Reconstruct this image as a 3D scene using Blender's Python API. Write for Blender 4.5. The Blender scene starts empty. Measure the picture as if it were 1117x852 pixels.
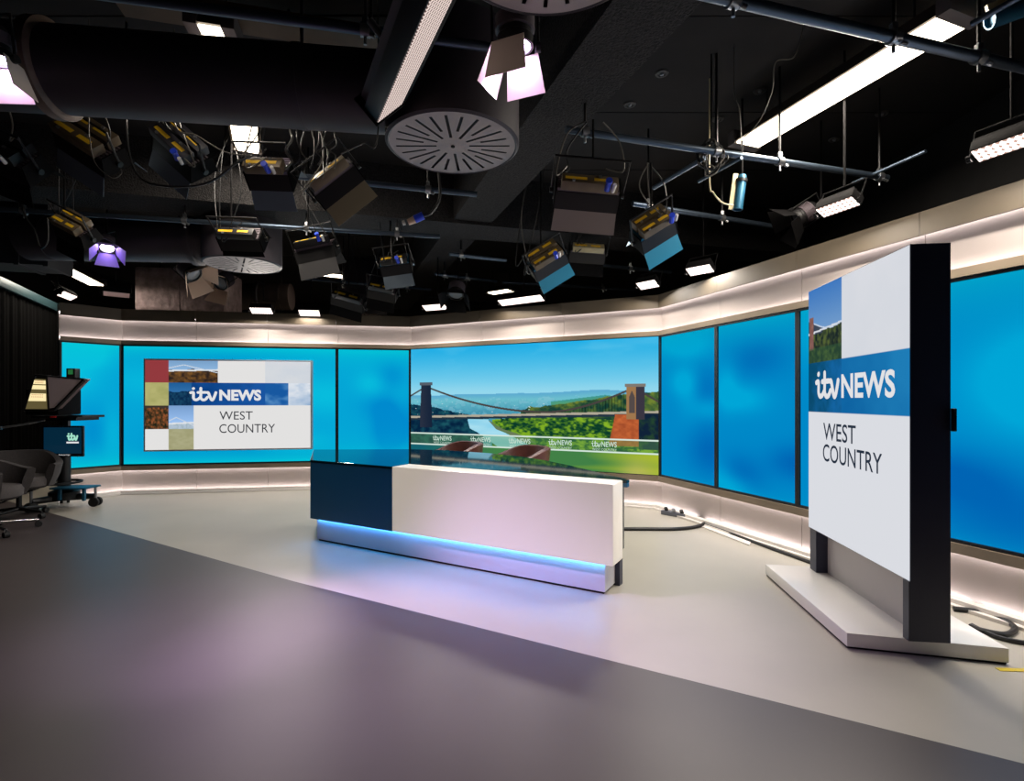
import bpy, bmesh, math, random
import numpy as np
from mathutils import Vector, Matrix
random.seed(7)
SC = bpy.context.scene
COL = SC.collection
PI = math.pi

# ------------------------------------------------------------------ view geometry
F, CX, CY, CH = 570.0, 558.5, 437.0, 1.35        # focal length in px, principal point, camera height

def at(px, py, Z):
    return Vector(((px - CX) * Z / F, Z, CH - (py - CY) * Z / F))

def on_h(px, py, h):
    return at(px, py, F * (CH - h) / (py - CY))

def lin(v):
    v = v / 255.0
    return v / 12.92 if v <= 0.04045 else ((v + 0.055) / 1.055) ** 2.4

def rgb(r, g, b):
    return (lin(r), lin(g), lin(b), 1.0)

# ------------------------------------------------------------------ materials
MATS = {}

def mat(name, col, rough=0.5, metal=0.0, emit=None, strength=0.0, var=0.0, scale=8.0, bump=0.0, spec=0.5, coat=0.0):
    if name in MATS:
        return MATS[name]
    m = bpy.data.materials.new(name)
    m.use_nodes = True
    nt = m.node_tree
    b = nt.nodes['Principled BSDF']
    b.inputs['Base Color'].default_value = col
    b.inputs['Roughness'].default_value = rough
    b.inputs['Metallic'].default_value = metal
    b.inputs['Specular IOR Level'].default_value = spec
    b.inputs['Coat Weight'].default_value = coat
    if emit:
        b.inputs['Emission Color'].default_value = emit
        b.inputs['Emission Strength'].default_value = strength
    if var > 0 or bump > 0:
        tc = nt.nodes.new('ShaderNodeTexCoord')
        nz = nt.nodes.new('ShaderNodeTexNoise')
        nz.inputs['Scale'].default_value = scale
        nz.inputs['Detail'].default_value = 6
        nt.links.new(tc.outputs['Object'], nz.inputs['Vector'])
        if var > 0:
            mr = nt.nodes.new('ShaderNodeMapRange')
            mr.inputs[1].default_value = 0.3
            mr.inputs[2].default_value = 0.7
            mr.inputs[3].default_value = 1 - var
            mr.inputs[4].default_value = 1 + var
            nt.links.new(nz.outputs['Fac'], mr.inputs[0])
            hs = nt.nodes.new('ShaderNodeHueSaturation')
            hs.inputs['Color'].default_value = col
            nt.links.new(mr.outputs[0], hs.inputs['Value'])
            nt.links.new(hs.outputs['Color'], b.inputs['Base Color'])
        if bump > 0:
            bp = nt.nodes.new('ShaderNodeBump')
            bp.inputs['Strength'].default_value = bump
            bp.inputs['Distance'].default_value = 0.02
            nt.links.new(nz.outputs['Fac'], bp.inputs['Height'])
            nt.links.new(bp.outputs['Normal'], b.inputs['Normal'])
    MATS[name] = m
    return m

def emat(name, col, strength):
    if name in MATS:
        return MATS[name]
    m = bpy.data.materials.new(name)
    m.use_nodes = True
    nt = m.node_tree
    nt.nodes.clear()
    e = nt.nodes.new('ShaderNodeEmission')
    e.inputs['Color'].default_value = col
    e.inputs['Strength'].default_value = strength
    o = nt.nodes.new('ShaderNodeOutputMaterial')
    nt.links.new(e.outputs[0], o.inputs['Surface'])
    MATS[name] = m
    return m

def picture_mat():
    if 'screen_picture' in MATS:
        return MATS['screen_picture']
    m = bpy.data.materials.new('screen_picture')
    m.use_nodes = True
    nt = m.node_tree
    nt.nodes.clear()
    a = nt.nodes.new('ShaderNodeAttribute')
    a.attribute_name = 'Col'
    e = nt.nodes.new('ShaderNodeEmission')
    nt.links.new(a.outputs['Color'], e.inputs['Color'])
    o = nt.nodes.new('ShaderNodeOutputMaterial')
    nt.links.new(e.outputs[0], o.inputs['Surface'])
    MATS['screen_picture'] = m
    return m

def honeycomb_mat(name, hot, cold, s_hot, s_cold, scale):
    """lit lamp face seen through a honeycomb louvre: bright cells between dim walls"""
    if name in MATS:
        return MATS[name]
    m = bpy.data.materials.new(name)
    m.use_nodes = True
    nt = m.node_tree
    nt.nodes.clear()
    tc = nt.nodes.new('ShaderNodeTexCoord')
    vo = nt.nodes.new('ShaderNodeTexVoronoi')
    vo.voronoi_dimensions = '2D'
    vo.inputs['Randomness'].default_value = 0.0
    vo.inputs['Scale'].default_value = scale
    nt.links.new(tc.outputs['Object'], vo.inputs['Vector'])
    cr = nt.nodes.new('ShaderNodeMapRange')
    cr.inputs[1].default_value = 0.42
    cr.inputs[2].default_value = 0.5
    cr.inputs[3].default_value = 1.0
    cr.inputs[4].default_value = 0.0
    nt.links.new(vo.outputs['Distance'], cr.inputs[0])
    mx = nt.nodes.new('ShaderNodeMix')
    mx.data_type = 'RGBA'
    mx.inputs[6].default_value = [c * s_cold for c in cold[:3]] + [1]
    mx.inputs[7].default_value = [c * s_hot for c in hot[:3]] + [1]
    nt.links.new(cr.outputs[0], mx.inputs[0])
    e = nt.nodes.new('ShaderNodeEmission')
    nt.links.new(mx.outputs[2], e.inputs['Color'])
    o = nt.nodes.new('ShaderNodeOutputMaterial')
    nt.links.new(e.outputs[0], o.inputs['Surface'])
    MATS[name] = m
    return m

BLACK = mat('black_metal', rgb(24, 23, 24), 0.45, 0.3)
BLACKM = mat('matt_black', rgb(10, 9, 10), 0.9, spec=0.12)
CEIL = mat('black_ceiling_board', rgb(26, 23, 22), 0.9, var=0.25, scale=3)
DUCT = mat('black_painted_duct', rgb(52, 46, 52), 0.55, var=0.1, scale=5)
SPRAY = mat('sprayed_fire_coating', rgb(31, 29, 29), 0.95, var=0.9, scale=70, bump=1.0)
PIPE = mat('grey_steel_tube', rgb(74, 86, 100), 0.38, 0.8)
CHROME = mat('chrome', rgb(200, 200, 202), 0.18, 1.0)
SILVER = mat('silver_clamp', rgb(150, 152, 155), 0.35, 0.9)
GALV = mat('grey_sheet_metal', rgb(70, 70, 72), 0.5, 0.3)
FLANGE = mat('tan_flange', rgb(105, 88, 78), 0.6, 0.2, var=0.2)
FOIL = mat('crumpled_duct_wrap', rgb(150, 128, 128), 0.5, 0.2, var=0.35, scale=9, bump=1.0)
BROWN = mat('bronze_laminate', rgb(132, 118, 100), 0.45, 0.15, var=0.12, scale=3)
FASCIA = mat('bronze_fascia', rgb(74, 65, 52), 0.5, 0.15, var=0.15, scale=3)
BOARD = mat('pale_board', rgb(166, 155, 149), 0.6, var=0.03, scale=2)
SKIRT = mat('white_skirting', rgb(222, 216, 210), 0.4)
GAP = mat('dark_seam', rgb(20, 18, 17), 0.8)
FRAME = mat('black_panel_frame', rgb(9, 15, 22), 0.4)
NAVY = mat('navy_laminate', rgb(26, 98, 142), 0.35, coat=0.1)
TOTNAVY = mat('totem_navy', rgb(40, 42, 64), 0.4)
GLASS = mat('dark_teal_glass_top', rgb(6, 40, 52), 0.05, spec=0.4, coat=0.0)
WHITEP = mat('white_gloss_panel', rgb(236, 230, 224), 0.25)
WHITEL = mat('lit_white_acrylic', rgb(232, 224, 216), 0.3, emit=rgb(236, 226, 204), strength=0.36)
PLINTH = mat('white_plinth', rgb(226, 224, 228), 0.35)
TOTBASE = mat('totem_base_white', rgb(244, 240, 234), 0.18)
GREYP = mat('grey_recess_panel', rgb(188, 182, 182), 0.4)
DESKGREY = mat('desk_grey', rgb(70, 74, 76), 0.5)
LEATHER = mat('brown_leather', rgb(92, 52, 46), 0.42, var=0.15, scale=14)
FABRIC = mat('charcoal_fabric', rgb(62, 58, 58), 0.9, var=0.15, scale=60)
CUSH = mat('grey_cushion', rgb(72, 67, 66), 0.9, var=0.15, scale=60)
RUBBER = mat('black_rubber', rgb(15, 15, 15), 0.7)
YELLOW = mat('yellow_label', rgb(226, 180, 30), 0.5)
BLUE = mat('blue_plug', rgb(40, 70, 215), 0.35)
TEAL = mat('teal_metal', rgb(28, 88, 116), 0.45, 0.3)
CABLE = mat('black_cable', rgb(14, 14, 15), 0.5)
GREYCABLE = mat('grey_cable', rgb(92, 88, 80), 0.5)
FLAP = mat('grey_blue_flap', rgb(96, 108, 118), 0.6)
TANFLAP = mat('tan_flap', rgb(190, 165, 145), 0.6)
VENTW = mat('pale_vent_disc', rgb(158, 146, 142), 0.55)
BALLAST = mat('tan_ballast_box', rgb(96, 82, 62), 0.5, 0.2, var=0.2)
FIN = mat('grey_fin', rgb(88, 78, 84), 0.5, 0.3)
TAPE = mat('yellow_tape', rgb(205, 180, 40), 0.6)
RED = mat('red_button', rgb(200, 30, 30), 0.4)
HOOD = mat('prompter_hood_cloth', rgb(196, 178, 182), 0.8)
TUBEHOT = emat('hot_tube', (1.0, 0.86, 0.66, 1), 9.0)
LEDWHITE = emat('cove_led', (1.0, 0.93, 0.95, 1), 15.0)
LEDBLUE = emat('desk_led', (0.05, 0.36, 1.0, 1), 30.0)
PURPLE = emat('purple_lens', (0.70, 0.52, 1.0, 1), 60.0)
HONEY = honeycomb_mat('honeycomb_face', (1, .86, .80), (1, .62, .50), 3.2, 0.6, 30)
HONEYD = honeycomb_mat('honeycomb_face_dim', (1, .82, .76), (.6, .35, .30), 0.85, 0.18, 48)
OFFLENS = mat('unlit_lens', rgb(120, 125, 130), 0.2)

# ------------------------------------------------------------------ object helpers
class MB:
    """collects shapes for ONE mesh"""
    def __init__(self):
        self.bm = bmesh.new()
        self.mi = 0

    def _add(self, verts, faces, M=None):
        vs = [self.bm.verts.new((M @ Vector(v)) if M is not None else Vector(v)) for v in verts]
        for f in faces:
            try:
                fc = self.bm.faces.new([vs[i] for i in f])
                fc.material_index = self.mi
            except ValueError:
                pass
        return vs

    def box(self, x0, x1, y0, y1, z0, z1, M=None, bev=0.0):
        v = [(x0, y0, z0), (x1, y0, z0), (x1, y1, z0), (x0, y1, z0), (x0, y0, z1), (x1, y0, z1), (x1, y1, z1), (x0, y1, z1)]
        f = [(0, 3, 2, 1), (4, 5, 6, 7), (0, 1, 5, 4), (1, 2, 6, 5), (2, 3, 7, 6), (3, 0, 4, 7)]
        vs = self._add(v, f, M)
        if bev > 0:
            es = list({e for q in vs for e in q.link_edges})
            bmesh.ops.bevel(self.bm, geom=es, offset=bev, segments=2, affect='EDGES', profile=0.6)
        return self

    def prism(self, poly, z0, z1, M=None, bev=0.0):
        n = len(poly)
        area = sum(poly[i][0] * poly[(i + 1) % n][1] - poly[(i + 1) % n][0] * poly[i][1] for i in range(n))
        if area < 0:
            poly = poly[::-1]
        v = [(p[0], p[1], z0) for p in poly] + [(p[0], p[1], z1) for p in poly]
        f = [tuple(range(n - 1, -1, -1)), tuple(range(n, 2 * n))]
        f += [(i, (i + 1) % n, n + (i + 1) % n, n + i) for i in range(n)]
        vs = self._add(v, f, M)
        if bev > 0:
            es = list({e for q in vs for e in q.link_edges})
            bmesh.ops.bevel(self.bm, geom=es, offset=bev, segments=2, affect='EDGES', profile=0.6)
        return self

    def tube(self, pts, r, seg=10, cap=True, M=None):
        pts = [Vector(p) for p in pts]
        rings = []
        ref = Vector((0.13, 0.31, 0.94)).normalized()
        for i, p in enumerate(pts):
            a = pts[max(i - 1, 0)]
            b = pts[min(i + 1, len(pts) - 1)]
            t = (b - a)
            if t.length < 1e-9:
                t = Vector((0, 0, 1))
            t.normalize()
            if i == 0:
                n = ref.cross(t)
                if n.length < 0.05:
                    n = Vector((1, 0, 0)).cross(t)
            else:
                n = n - t * n.dot(t)
            n.normalize()
            bn = t.cross(n)
            rr = r[i] if isinstance(r, (list, tuple)) else r
            rings.append([p + (n * math.cos(2 * PI * k / seg) + bn * math.sin(2 * PI * k / seg)) * rr for k in range(seg)])
        v = [q for R in rings for q in R]
        f = []
        for i in range(len(rings) - 1):
            for k in range(seg):
                k2 = (k + 1) % seg
                f.append((i * seg + k, i * seg + k2, (i + 1) * seg + k2, (i + 1) * seg + k))
        if cap:
            f.append(tuple(range(seg - 1, -1, -1)))
            f.append(tuple(range((len(rings) - 1) * seg, len(rings) * seg)))
        self._add(v, f, M)
        return self

    def lathe(self, prof, seg=32, M=None, close=False):
        v, f = [], []
        n = len(prof)
        for k in range(seg):
            a = 2 * PI * k / seg
            for (r, z) in prof:
                v.append((r * math.cos(a), r * math.sin(a), z))
        for k in range(seg):
            k2 = (k + 1) % seg
            for i in range(n - 1):
                f.append((k * n + i, k2 * n + i, k2 * n + i + 1, k * n + i + 1))
            if close:
                f.append((k * n + n - 1, k2 * n + n - 1, k2 * n, k * n))
        self._add(v, f, M)
        bmesh.ops.remove_doubles(self.bm, verts=self.bm.verts, dist=1e-6)
        return self

    def poly(self, pts, M=None):
        self._add(pts, [tuple(range(len(pts)))], M)
        return self

    def slab(self, p0, p1, p2, p3, t):
        """thin plate on four corners with thickness t"""
        a, b, c, d = (Vector(p) for p in (p0, p1, p2, p3))
        n = (b - a).cross(d - a).normalized() * t
        self._add([a, b, c, d, a + n, b + n, c + n, d + n],
                  [(0, 3, 2, 1), (4, 5, 6, 7), (0, 1, 5, 4), (1, 2, 6, 5), (2, 3, 7, 6), (3, 0, 4, 7)])
        return self

    def build(self, name, mats, parent=None, smooth=True, M=None):
        me = bpy.data.meshes.new(name)
        bmesh.ops.recalc_face_normals(self.bm, faces=self.bm.faces)
        self.bm.to_mesh(me)
        self.bm.free()
        for m in (mats if isinstance(mats, (list, tuple)) else [mats]):
            me.materials.append(m)
        if smooth:
            for p in me.polygons:
                p.use_smooth = True
            me.set_sharp_from_angle(angle=math.radians(38))
        o = bpy.data.objects.new(name, me)
        COL.objects.link(o)
        if parent is not None:
            o.parent = parent
        if M is not None:
            o.matrix_world = M
        return o

def tag(o, label=None, cat=None, group=None, kind=None):
    if label: o['label'] = label
    if cat: o['category'] = cat
    if group: o['group'] = group
    if kind: o['kind'] = kind
    return o

def thing(name, label, cat, M=None, group=None):
    o = bpy.data.objects.new(name, None)
    o.empty_display_size = 0.1
    COL.objects.link(o)
    if M is not None:
        o.matrix_world = M
    return tag(o, label, cat, group)

def struct(o):
    o['kind'] = 'structure'
    return o

def frame(loc, xdir, facing):
    """local -Z looks along facing, local X along xdir"""
    z = -Vector(facing).normalized()
    x = Vector(xdir)
    x = (x - z * x.dot(z)).normalized()
    y = z.cross(x)
    return Matrix(((x.x, y.x, z.x, loc[0]), (x.y, y.y, z.y, loc[1]), (x.z, y.z, z.z, loc[2]), (0, 0, 0, 1)))

def frame_x(loc, xdir, facing):
    x = Vector(xdir).normalized()
    f = Vector(facing)
    return frame(loc, x, f - x * f.dot(x))

def wallframe(p, u, z=0.0):
    """local x along u in plan, local y away from the viewer, z up"""
    u = Vector((u[0], u[1])).normalized()
    return Matrix(((u.x, -u.y, 0, p[0]), (u.y, u.x, 0, p[1]), (0, 0, 1, z), (0, 0, 0, 1)))

def area_light(name, M, sx, sy, power, col, parent=None, spread=PI):
    L = bpy.data.lights.new(name, 'AREA')
    L.shape = 'RECTANGLE'
    L.size, L.size_y = sx, sy
    L.energy = power
    L.color = col
    L.spread = spread
    o = bpy.data.objects.new(name, L)
    COL.objects.link(o)
    o.matrix_world = M
    return o

def spot_light(name, loc, target, power, col, angle, blend=0.8, size=0.06):
    L = bpy.data.lights.new(name, 'SPOT')
    L.energy = power
    L.color = col
    L.spot_size = math.radians(angle)
    L.spot_blend = blend
    L.shadow_soft_size = size
    o = bpy.data.objects.new(name, L)
    COL.objects.link(o)
    o.matrix_world = frame(loc, (1, 0.01, 0), Vector(target) - Vector(loc))
    return o

# ------------------------------------------------------------------ picture tools
def vnoise(u, v, sx, sy, seed):
    r = np.random.RandomState(seed)
    g = r.rand(int(sy) + 3, int(sx) + 3)
    x, y = u * sx, v * sy
    xi, yi = np.floor(x).astype(int), np.floor(y).astype(int)
    xi = np.clip(xi, 0, int(sx) + 1); yi = np.clip(yi, 0, int(sy) + 1)
    fx, fy = x - xi, y - yi
    fx, fy = fx * fx * (3 - 2 * fx), fy * fy * (3 - 2 * fy)
    return (g[yi, xi] * (1 - fx) + g[yi, xi + 1] * fx) * (1 - fy) + (g[yi + 1, xi] * (1 - fx) + g[yi + 1, xi + 1] * fx) * fy

def fbm(u, v, sx, sy, seed, oct=4):
    t, a, s = 0, 0.5, 0
    for k in range(oct):
        t = t + a * vnoise(u, v, sx * 2 ** k, sy * 2 ** k, seed + k)
        s += a
        a *= 0.5
    return t / s

def srgb2lin(a):
    a = np.clip(a / 255.0, 0, 1)
    return np.where(a <= 0.04045, a / 12.92, ((a + 0.055) / 1.055) ** 2.4)

def mixc(a, b, t):
    t = np.clip(t, 0, 1)[..., None]
    return np.asarray(a, float) * (1 - t) + np.asarray(b, float) * t

def picture(name, W, H, nx, ny, func, parent, y=0.0, x0=0.0, z0=0.0, gain=1.0):
    """flat luminous image: a grid of W x H metres whose point colours come from func(u, v), v downward"""
    uu, vv = np.meshgrid(np.linspace(0, 1, nx), np.linspace(0, 1, ny))
    c = srgb2lin(func(uu, vv)) * gain
    co = np.stack([x0 + uu * W, np.full_like(uu, y), z0 + (1 - vv) * H], -1).reshape(-1, 3)
    idx = np.arange(nx * ny).reshape(ny, nx)
    q = np.stack([idx[:-1, :-1], idx[1:, :-1], idx[1:, 1:], idx[:-1, 1:]], -1).reshape(-1, 4)
    me = bpy.data.meshes.new(name)
    me.vertices.add(len(co)); me.vertices.foreach_set('co', co.astype(np.float32).ravel())
    me.loops.add(q.size); me.loops.foreach_set('vertex_index', q.astype(np.int32).ravel())
    me.polygons.add(len(q)); me.polygons.foreach_set('loop_start', np.arange(0, q.size, 4, dtype=np.int32))
    me.update(calc_edges=True)
    at_ = me.color_attributes.new('Col', 'FLOAT_COLOR', 'POINT')
    ca = np.concatenate([c.reshape(-1, 3), np.ones((len(co), 1))], 1).astype(np.float32)
    at_.data.foreach_set('color', ca.ravel())
    me.materials.append(picture_mat())
    o = bpy.data.objects.new(name, me)
    COL.objects.link(o)
    o.parent = parent
    return o

def text_geo(body, bold=0.0):
    cu = bpy.data.curves.new('txt', 'FONT')
    cu.body = body
    cu.offset = bold
    cu.resolution_u = 4
    ob = bpy.data.objects.new('txt', cu)
    COL.objects.link(ob)
    dg = bpy.context.evaluated_depsgraph_get()
    me = bpy.data.meshes.new_from_object(ob.evaluated_get(dg))
    v = np.array([(p.co.x, p.co.y) for p in me.vertices])
    f = [tuple(p.vertices) for p in me.polygons]
    bpy.data.objects.remove(ob)
    bpy.data.curves.remove(cu)
    bpy.data.meshes.remove(me)
    mn, mx = v.min(0), v.max(0)
    return (v - mn) / (mx - mn), f

TXT = {}
def put_text(mb, body, x0, x1, z0, z1, y, bold=0.0):
    k = (body, bold)
    if k not in TXT:
        TXT[k] = text_geo(body, bold)
    v, f = TXT[k]
    mb._add([(x0 + p[0] * (x1 - x0), y, z0 + p[1] * (z1 - z0)) for p in v], f)

def stroke(mb, pts, w, y, sx, sz, ox, oz):
    """flat round-ended brush stroke in the x-z plane"""
    P = [Vector((p[0] * sx + ox, p[1] * sz + oz)) for p in pts]
    # smooth by Catmull-Rom
    Q = []
    for i in range(len(P) - 1):
        a, b, c, d = P[max(i - 1, 0)], P[i], P[i + 1], P[min(i + 2, len(P) - 1)]
        for k in range(6):
            t = k / 6
            Q.append(0.5 * ((2 * b) + (c - a) * t + (2 * a - 5 * b + 4 * c - d) * t * t + (3 * b - a - 3 * c + d) * t ** 3))
    Q.append(P[-1])
    L, R = [], []
    for i, p in enumerate(Q):
        t = (Q[min(i + 1, len(Q) - 1)] - Q[max(i - 1, 0)])
        t = t.normalized() if t.length > 1e-9 else Vector((1, 0))
        n = Vector((-t.y, t.x)) * w / 2
        L.append((p.x + n.x, y, p.y + n.y)); R.append((p.x - n.x, y, p.y - n.y))
    m = len(Q)
    mb._add(L + R, [(i, i + 1, m + i + 1, m + i) for i in range(m - 1)])
    for p in (Q[0], Q[-1]):
        mb._add([(p.x + math.cos(a * PI / 6) * w / 2, y - 0.0002, p.y + math.sin(a * PI / 6) * w / 2) for a in range(12)], [tuple(range(12))])

def put_itv(mb, x0, x1, z0, z1, y, k=0.17):
    sx, sz = (x1 - x0) / 1.16, (z1 - z0)
    w = (z1 - z0) * k
    S = lambda pts: stroke(mb, pts, w, y, sx, sz, x0, z0)
    S([(.03, .60), (.14, .62), (.15, .45), (.15, .22), (.22, .09), (.33, .12), (.42, .25)])
    S([(.14, .90), (.155, .91)])
    S([(.46, .93), (.46, .5), (.46, .24), (.53, .09), (.65, .11), (.74, .28)])
    S([(.34, .62), (.66, .63)])
    S([(.72, .62), (.78, .60), (.84, .34), (.91, .09), (.98, .12), (1.06, .42), (1.10, .62)])

# ================================================================== ROOM SHELL
A, B, C, D, E = Vector((-6.08, 7.03)), Vector((-5.64, 7.54)), Vector((-1.61, 8.22)), Vector((1.827, 6.53)), Vector((3.66, 1.45))
CEIL_H = 4.0

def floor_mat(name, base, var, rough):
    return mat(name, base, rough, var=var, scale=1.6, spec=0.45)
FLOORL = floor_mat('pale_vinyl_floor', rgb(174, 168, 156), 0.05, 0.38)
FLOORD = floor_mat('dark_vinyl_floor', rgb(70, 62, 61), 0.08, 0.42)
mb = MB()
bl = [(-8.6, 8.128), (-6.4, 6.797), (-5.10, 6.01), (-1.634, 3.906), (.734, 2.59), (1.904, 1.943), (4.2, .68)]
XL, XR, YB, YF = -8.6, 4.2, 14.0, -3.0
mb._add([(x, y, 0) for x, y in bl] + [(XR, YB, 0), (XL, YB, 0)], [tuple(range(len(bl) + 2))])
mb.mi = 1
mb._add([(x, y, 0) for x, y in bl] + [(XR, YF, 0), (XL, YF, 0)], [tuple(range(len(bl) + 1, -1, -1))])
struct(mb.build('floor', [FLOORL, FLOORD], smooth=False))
mb = MB(); mb.box(XL, XR, YF, YB, CEIL_H, CEIL_H + .1)
# joints between the black ceiling boards
for k in range(9):
    y = 1.2 + k * 1.2
    mb.box(-6 + .2 * k, 4.1, y, y + .012, CEIL_H - .006, CEIL_H)
struct(mb.build('ceiling', CEIL, smooth=False))
WALLB = mat('black_studio_wall', rgb(20, 19, 20), 0.9, var=0.15)
struct(MB().box(XL, XR, YB, YB + .1, 0, CEIL_H).build('wall_back', WALLB))
struct(MB().box(XL - .1, XL, YF, YB, 0, CEIL_H).build('wall_left', WALLB))
struct(MB().box(XR, XR + .1, YF, YB, 0, CEIL_H).build('wall_right', WALLB))
struct(MB().box(XL, XR, YF - .1, YF, 0, CEIL_H).build('wall_front', WALLB))

# ------------------------------------------------------------------ the set wall, four flats
CORN = [A, B, C, D, E]
def offs(d):
    """polyline moved d away from the viewer, mitred"""
    out = []
    for i, p in enumerate(CORN):
        ns = []
        if i > 0:
            u = (CORN[i] - CORN[i - 1]).normalized(); ns.append(Vector((-u.y, u.x)))
        if i < len(CORN) - 1:
            u = (CORN[i + 1] - CORN[i]).normalized(); ns.append(Vector((-u.y, u.x)))
        n = sum(ns, Vector((0, 0))).normalized()
        out.append(p + n * d / max(n.dot(ns[0]), 0.3))
    return out

def strip(mb, i, d0, d1, z0, z1, t0=0.0, t1=1.0, bev=0):
    a, b = offs(d0), offs(d1)
    p0, p1 = a[i].lerp(a[i + 1], t0), a[i].lerp(a[i + 1], t1)
    q0, q1 = b[i].lerp(b[i + 1], t0), b[i].lerp(b[i + 1], t1)
    mb.prism([p0, p1, q1, q0], z0, z1, bev=bev)

def col_t(i, px):
    """fraction along flat i met by the photo column px"""
    d = Vector(((px - CX) / F, 1.0))
    p, u = CORN[i], CORN[i + 1] - CORN[i]
    # p + t u = s d
    det = u.x * (-d.y) - u.y * (-d.x)
    return (-p.x * (-d.y) + p.y * (-d.x)) / det

SEAMS = [[], [col_t(1, x) for x in (213, 291, 366.5)], [col_t(2, x) for x in (523, 612)], [col_t(3, x) for x in (781, 869, 1003)] + [0.86]]
ZT, ZF, ZL, ZP, ZB, ZK, ZS = 2.672, 2.508, 2.222, 2.163, .405, .339, .051
names = ['wall_left', 'wall_back', 'wall_back', 'wall_right']
tn = 1
for i in range(4):
    cuts = [0.0] + SEAMS[i] + [1.0]
    ln = (CORN[i + 1] - CORN[i]).length
    g = 0.0022 / ln
    mb = MB(); strip(mb, i, .13, .2, 0, ZT)
    struct(mb.build(names[i] + '_flat', GAP, smooth=False))
    def boards(lo, hi, m_, d0, d1):
        global tn
        mb = MB()
        for a, b in zip(cuts[:-1], cuts[1:]):
            strip(mb, i, d0, d1, lo, hi, a + (g if a else 0), b - (g if b < 1 else 0))
        o = struct(mb.build('trim_%d' % tn, m_, smooth=False)); tn += 1
        return o
    fascia = boards(ZF, ZT, FASCIA, 0, .018)
    up = boards(ZL - .05, ZF + .06, BOARD, .085, .13)
    low = boards(.004, ZK + .05, BOARD, .085, .13)
    mb = MB(); strip(mb, i, .018, .13, ZF + .06, ZT - .002)
    strip(mb, i, 0, .018, ZP, ZL); strip(mb, i, .018, .13, ZP, ZP + .008)
    strip(mb, i, 0, .018, ZK, ZB); strip(mb, i, .018, .13, ZB - .008, ZB)
    struct(mb.build('trim_%d' % tn, BROWN, smooth=False)); tn += 1
    mb = MB(); strip(mb, i, -.05, .02, 0, ZS, bev=.006); strip(mb, i, -.09, -.05, 0, .022)
    struct(mb.build('baseboard_' + ['left', 'back', 'back', 'right'][i], SKIRT))
    for (par, z0, z1) in ((fascia, ZF + .034, ZF + .050), (up, ZL - .022, ZL - .006), (low, ZK + .012, ZK + .028), (low, .012, .026)):
        mb = MB(); strip(mb, i, .050, .062, z0, z1)
        mb.build('led_strip', LEDWHITE, par, smooth=False)

# ------------------------------------------------------------------ backlit panels
def blobs(u, v, seed, n=7):
    r = np.random.RandomState(seed)
    t = np.zeros_like(u)
    for k in range(n):
        cx_, cy_, sx_, sy_, a = r.rand(), r.rand(), .16 + .3 * r.rand(), .07 + .14 * r.rand(), r.choice([-1, 1])
        t += a * np.exp(-((u - cx_) / sx_) ** 2 - ((v - cy_) / sy_) ** 2)
    return t

def glow(kind, seed):
    def f(u, v):
        n = blobs(u, v, seed)
        if kind == 'cyan':
            base = mixc((0, 138, 206), (8, 190, 222), .5 + .45 * n)
            edge = np.maximum(np.exp(-v / .10), np.exp(-(1 - v) / .10))
            return mixc(base, (4, 200, 214), edge * .85)
        base = mixc((0, 100, 180), (0, 166, 216), .55 + .5 * n)
        top = np.maximum(np.exp(-v / .13), np.exp(-(1 - v) / .05) * .3)
        return mixc(base, (2, 164, 200), top * .85)
    return f

def panel(i, t0, t1, kind, seed, label, group=None):
    d = offs(.02)
    p0, p1 = d[i].lerp(d[i + 1], t0), d[i].lerp(d[i + 1], t1)
    u = p1 - p0
    W = u.length
    H = ZP - ZB
    t = thing('backlit_panel', label, 'panel', wallframe(p0, u, ZB), 'blue backlit panels in the set wall')
    b = .022
    m = MB()
    m.box(.001, W - .001, 0, .1, .001, b); m.box(.001, W - .001, 0, .1, H - b, H - .001)
    m.box(.001, b, 0, .1, b, H - b); m.box(W - b, W - .001, 0, .1, b, H - b)
    m.build('frame', FRAME, t, smooth=False)
    picture('light_face', W - 2 * b, H - 2 * b, 48, 48, glow(kind, seed), t, y=.02, x0=b, z0=b)
    return t
tA = col_t(1, 367)
panel(0, 0, 1, 'cyan', 11, 'narrow cyan backlit panel behind the teleprompter camera, leftmost in the set wall')
panel(1, 0, tA, 'cyan', 23, 'wide cyan backlit panel behind the framed news screen')
panel(1, tA, 1, 'cyan', 35, 'cyan backlit panel between the framed news screen panel and the bridge screen')
s = [0, col_t(3, 779.5), col_t(3, 868), col_t(3, 1003), .86, 1]
panel(3, s[0], s[1], 'blue', 41, 'blue backlit panel immediately right of the bridge screen')
panel(3, s[1], s[2], 'blue', 58, 'deep blue backlit panel, second to the right of the bridge screen')
panel(3, s[2], s[3], 'blue', 63, 'blue backlit panel mostly hidden behind the upright totem screen, a sliver showing')
panel(3, s[3], s[4], 'blue', 77, 'bright blue backlit panel right of the totem, at the right edge')

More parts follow.
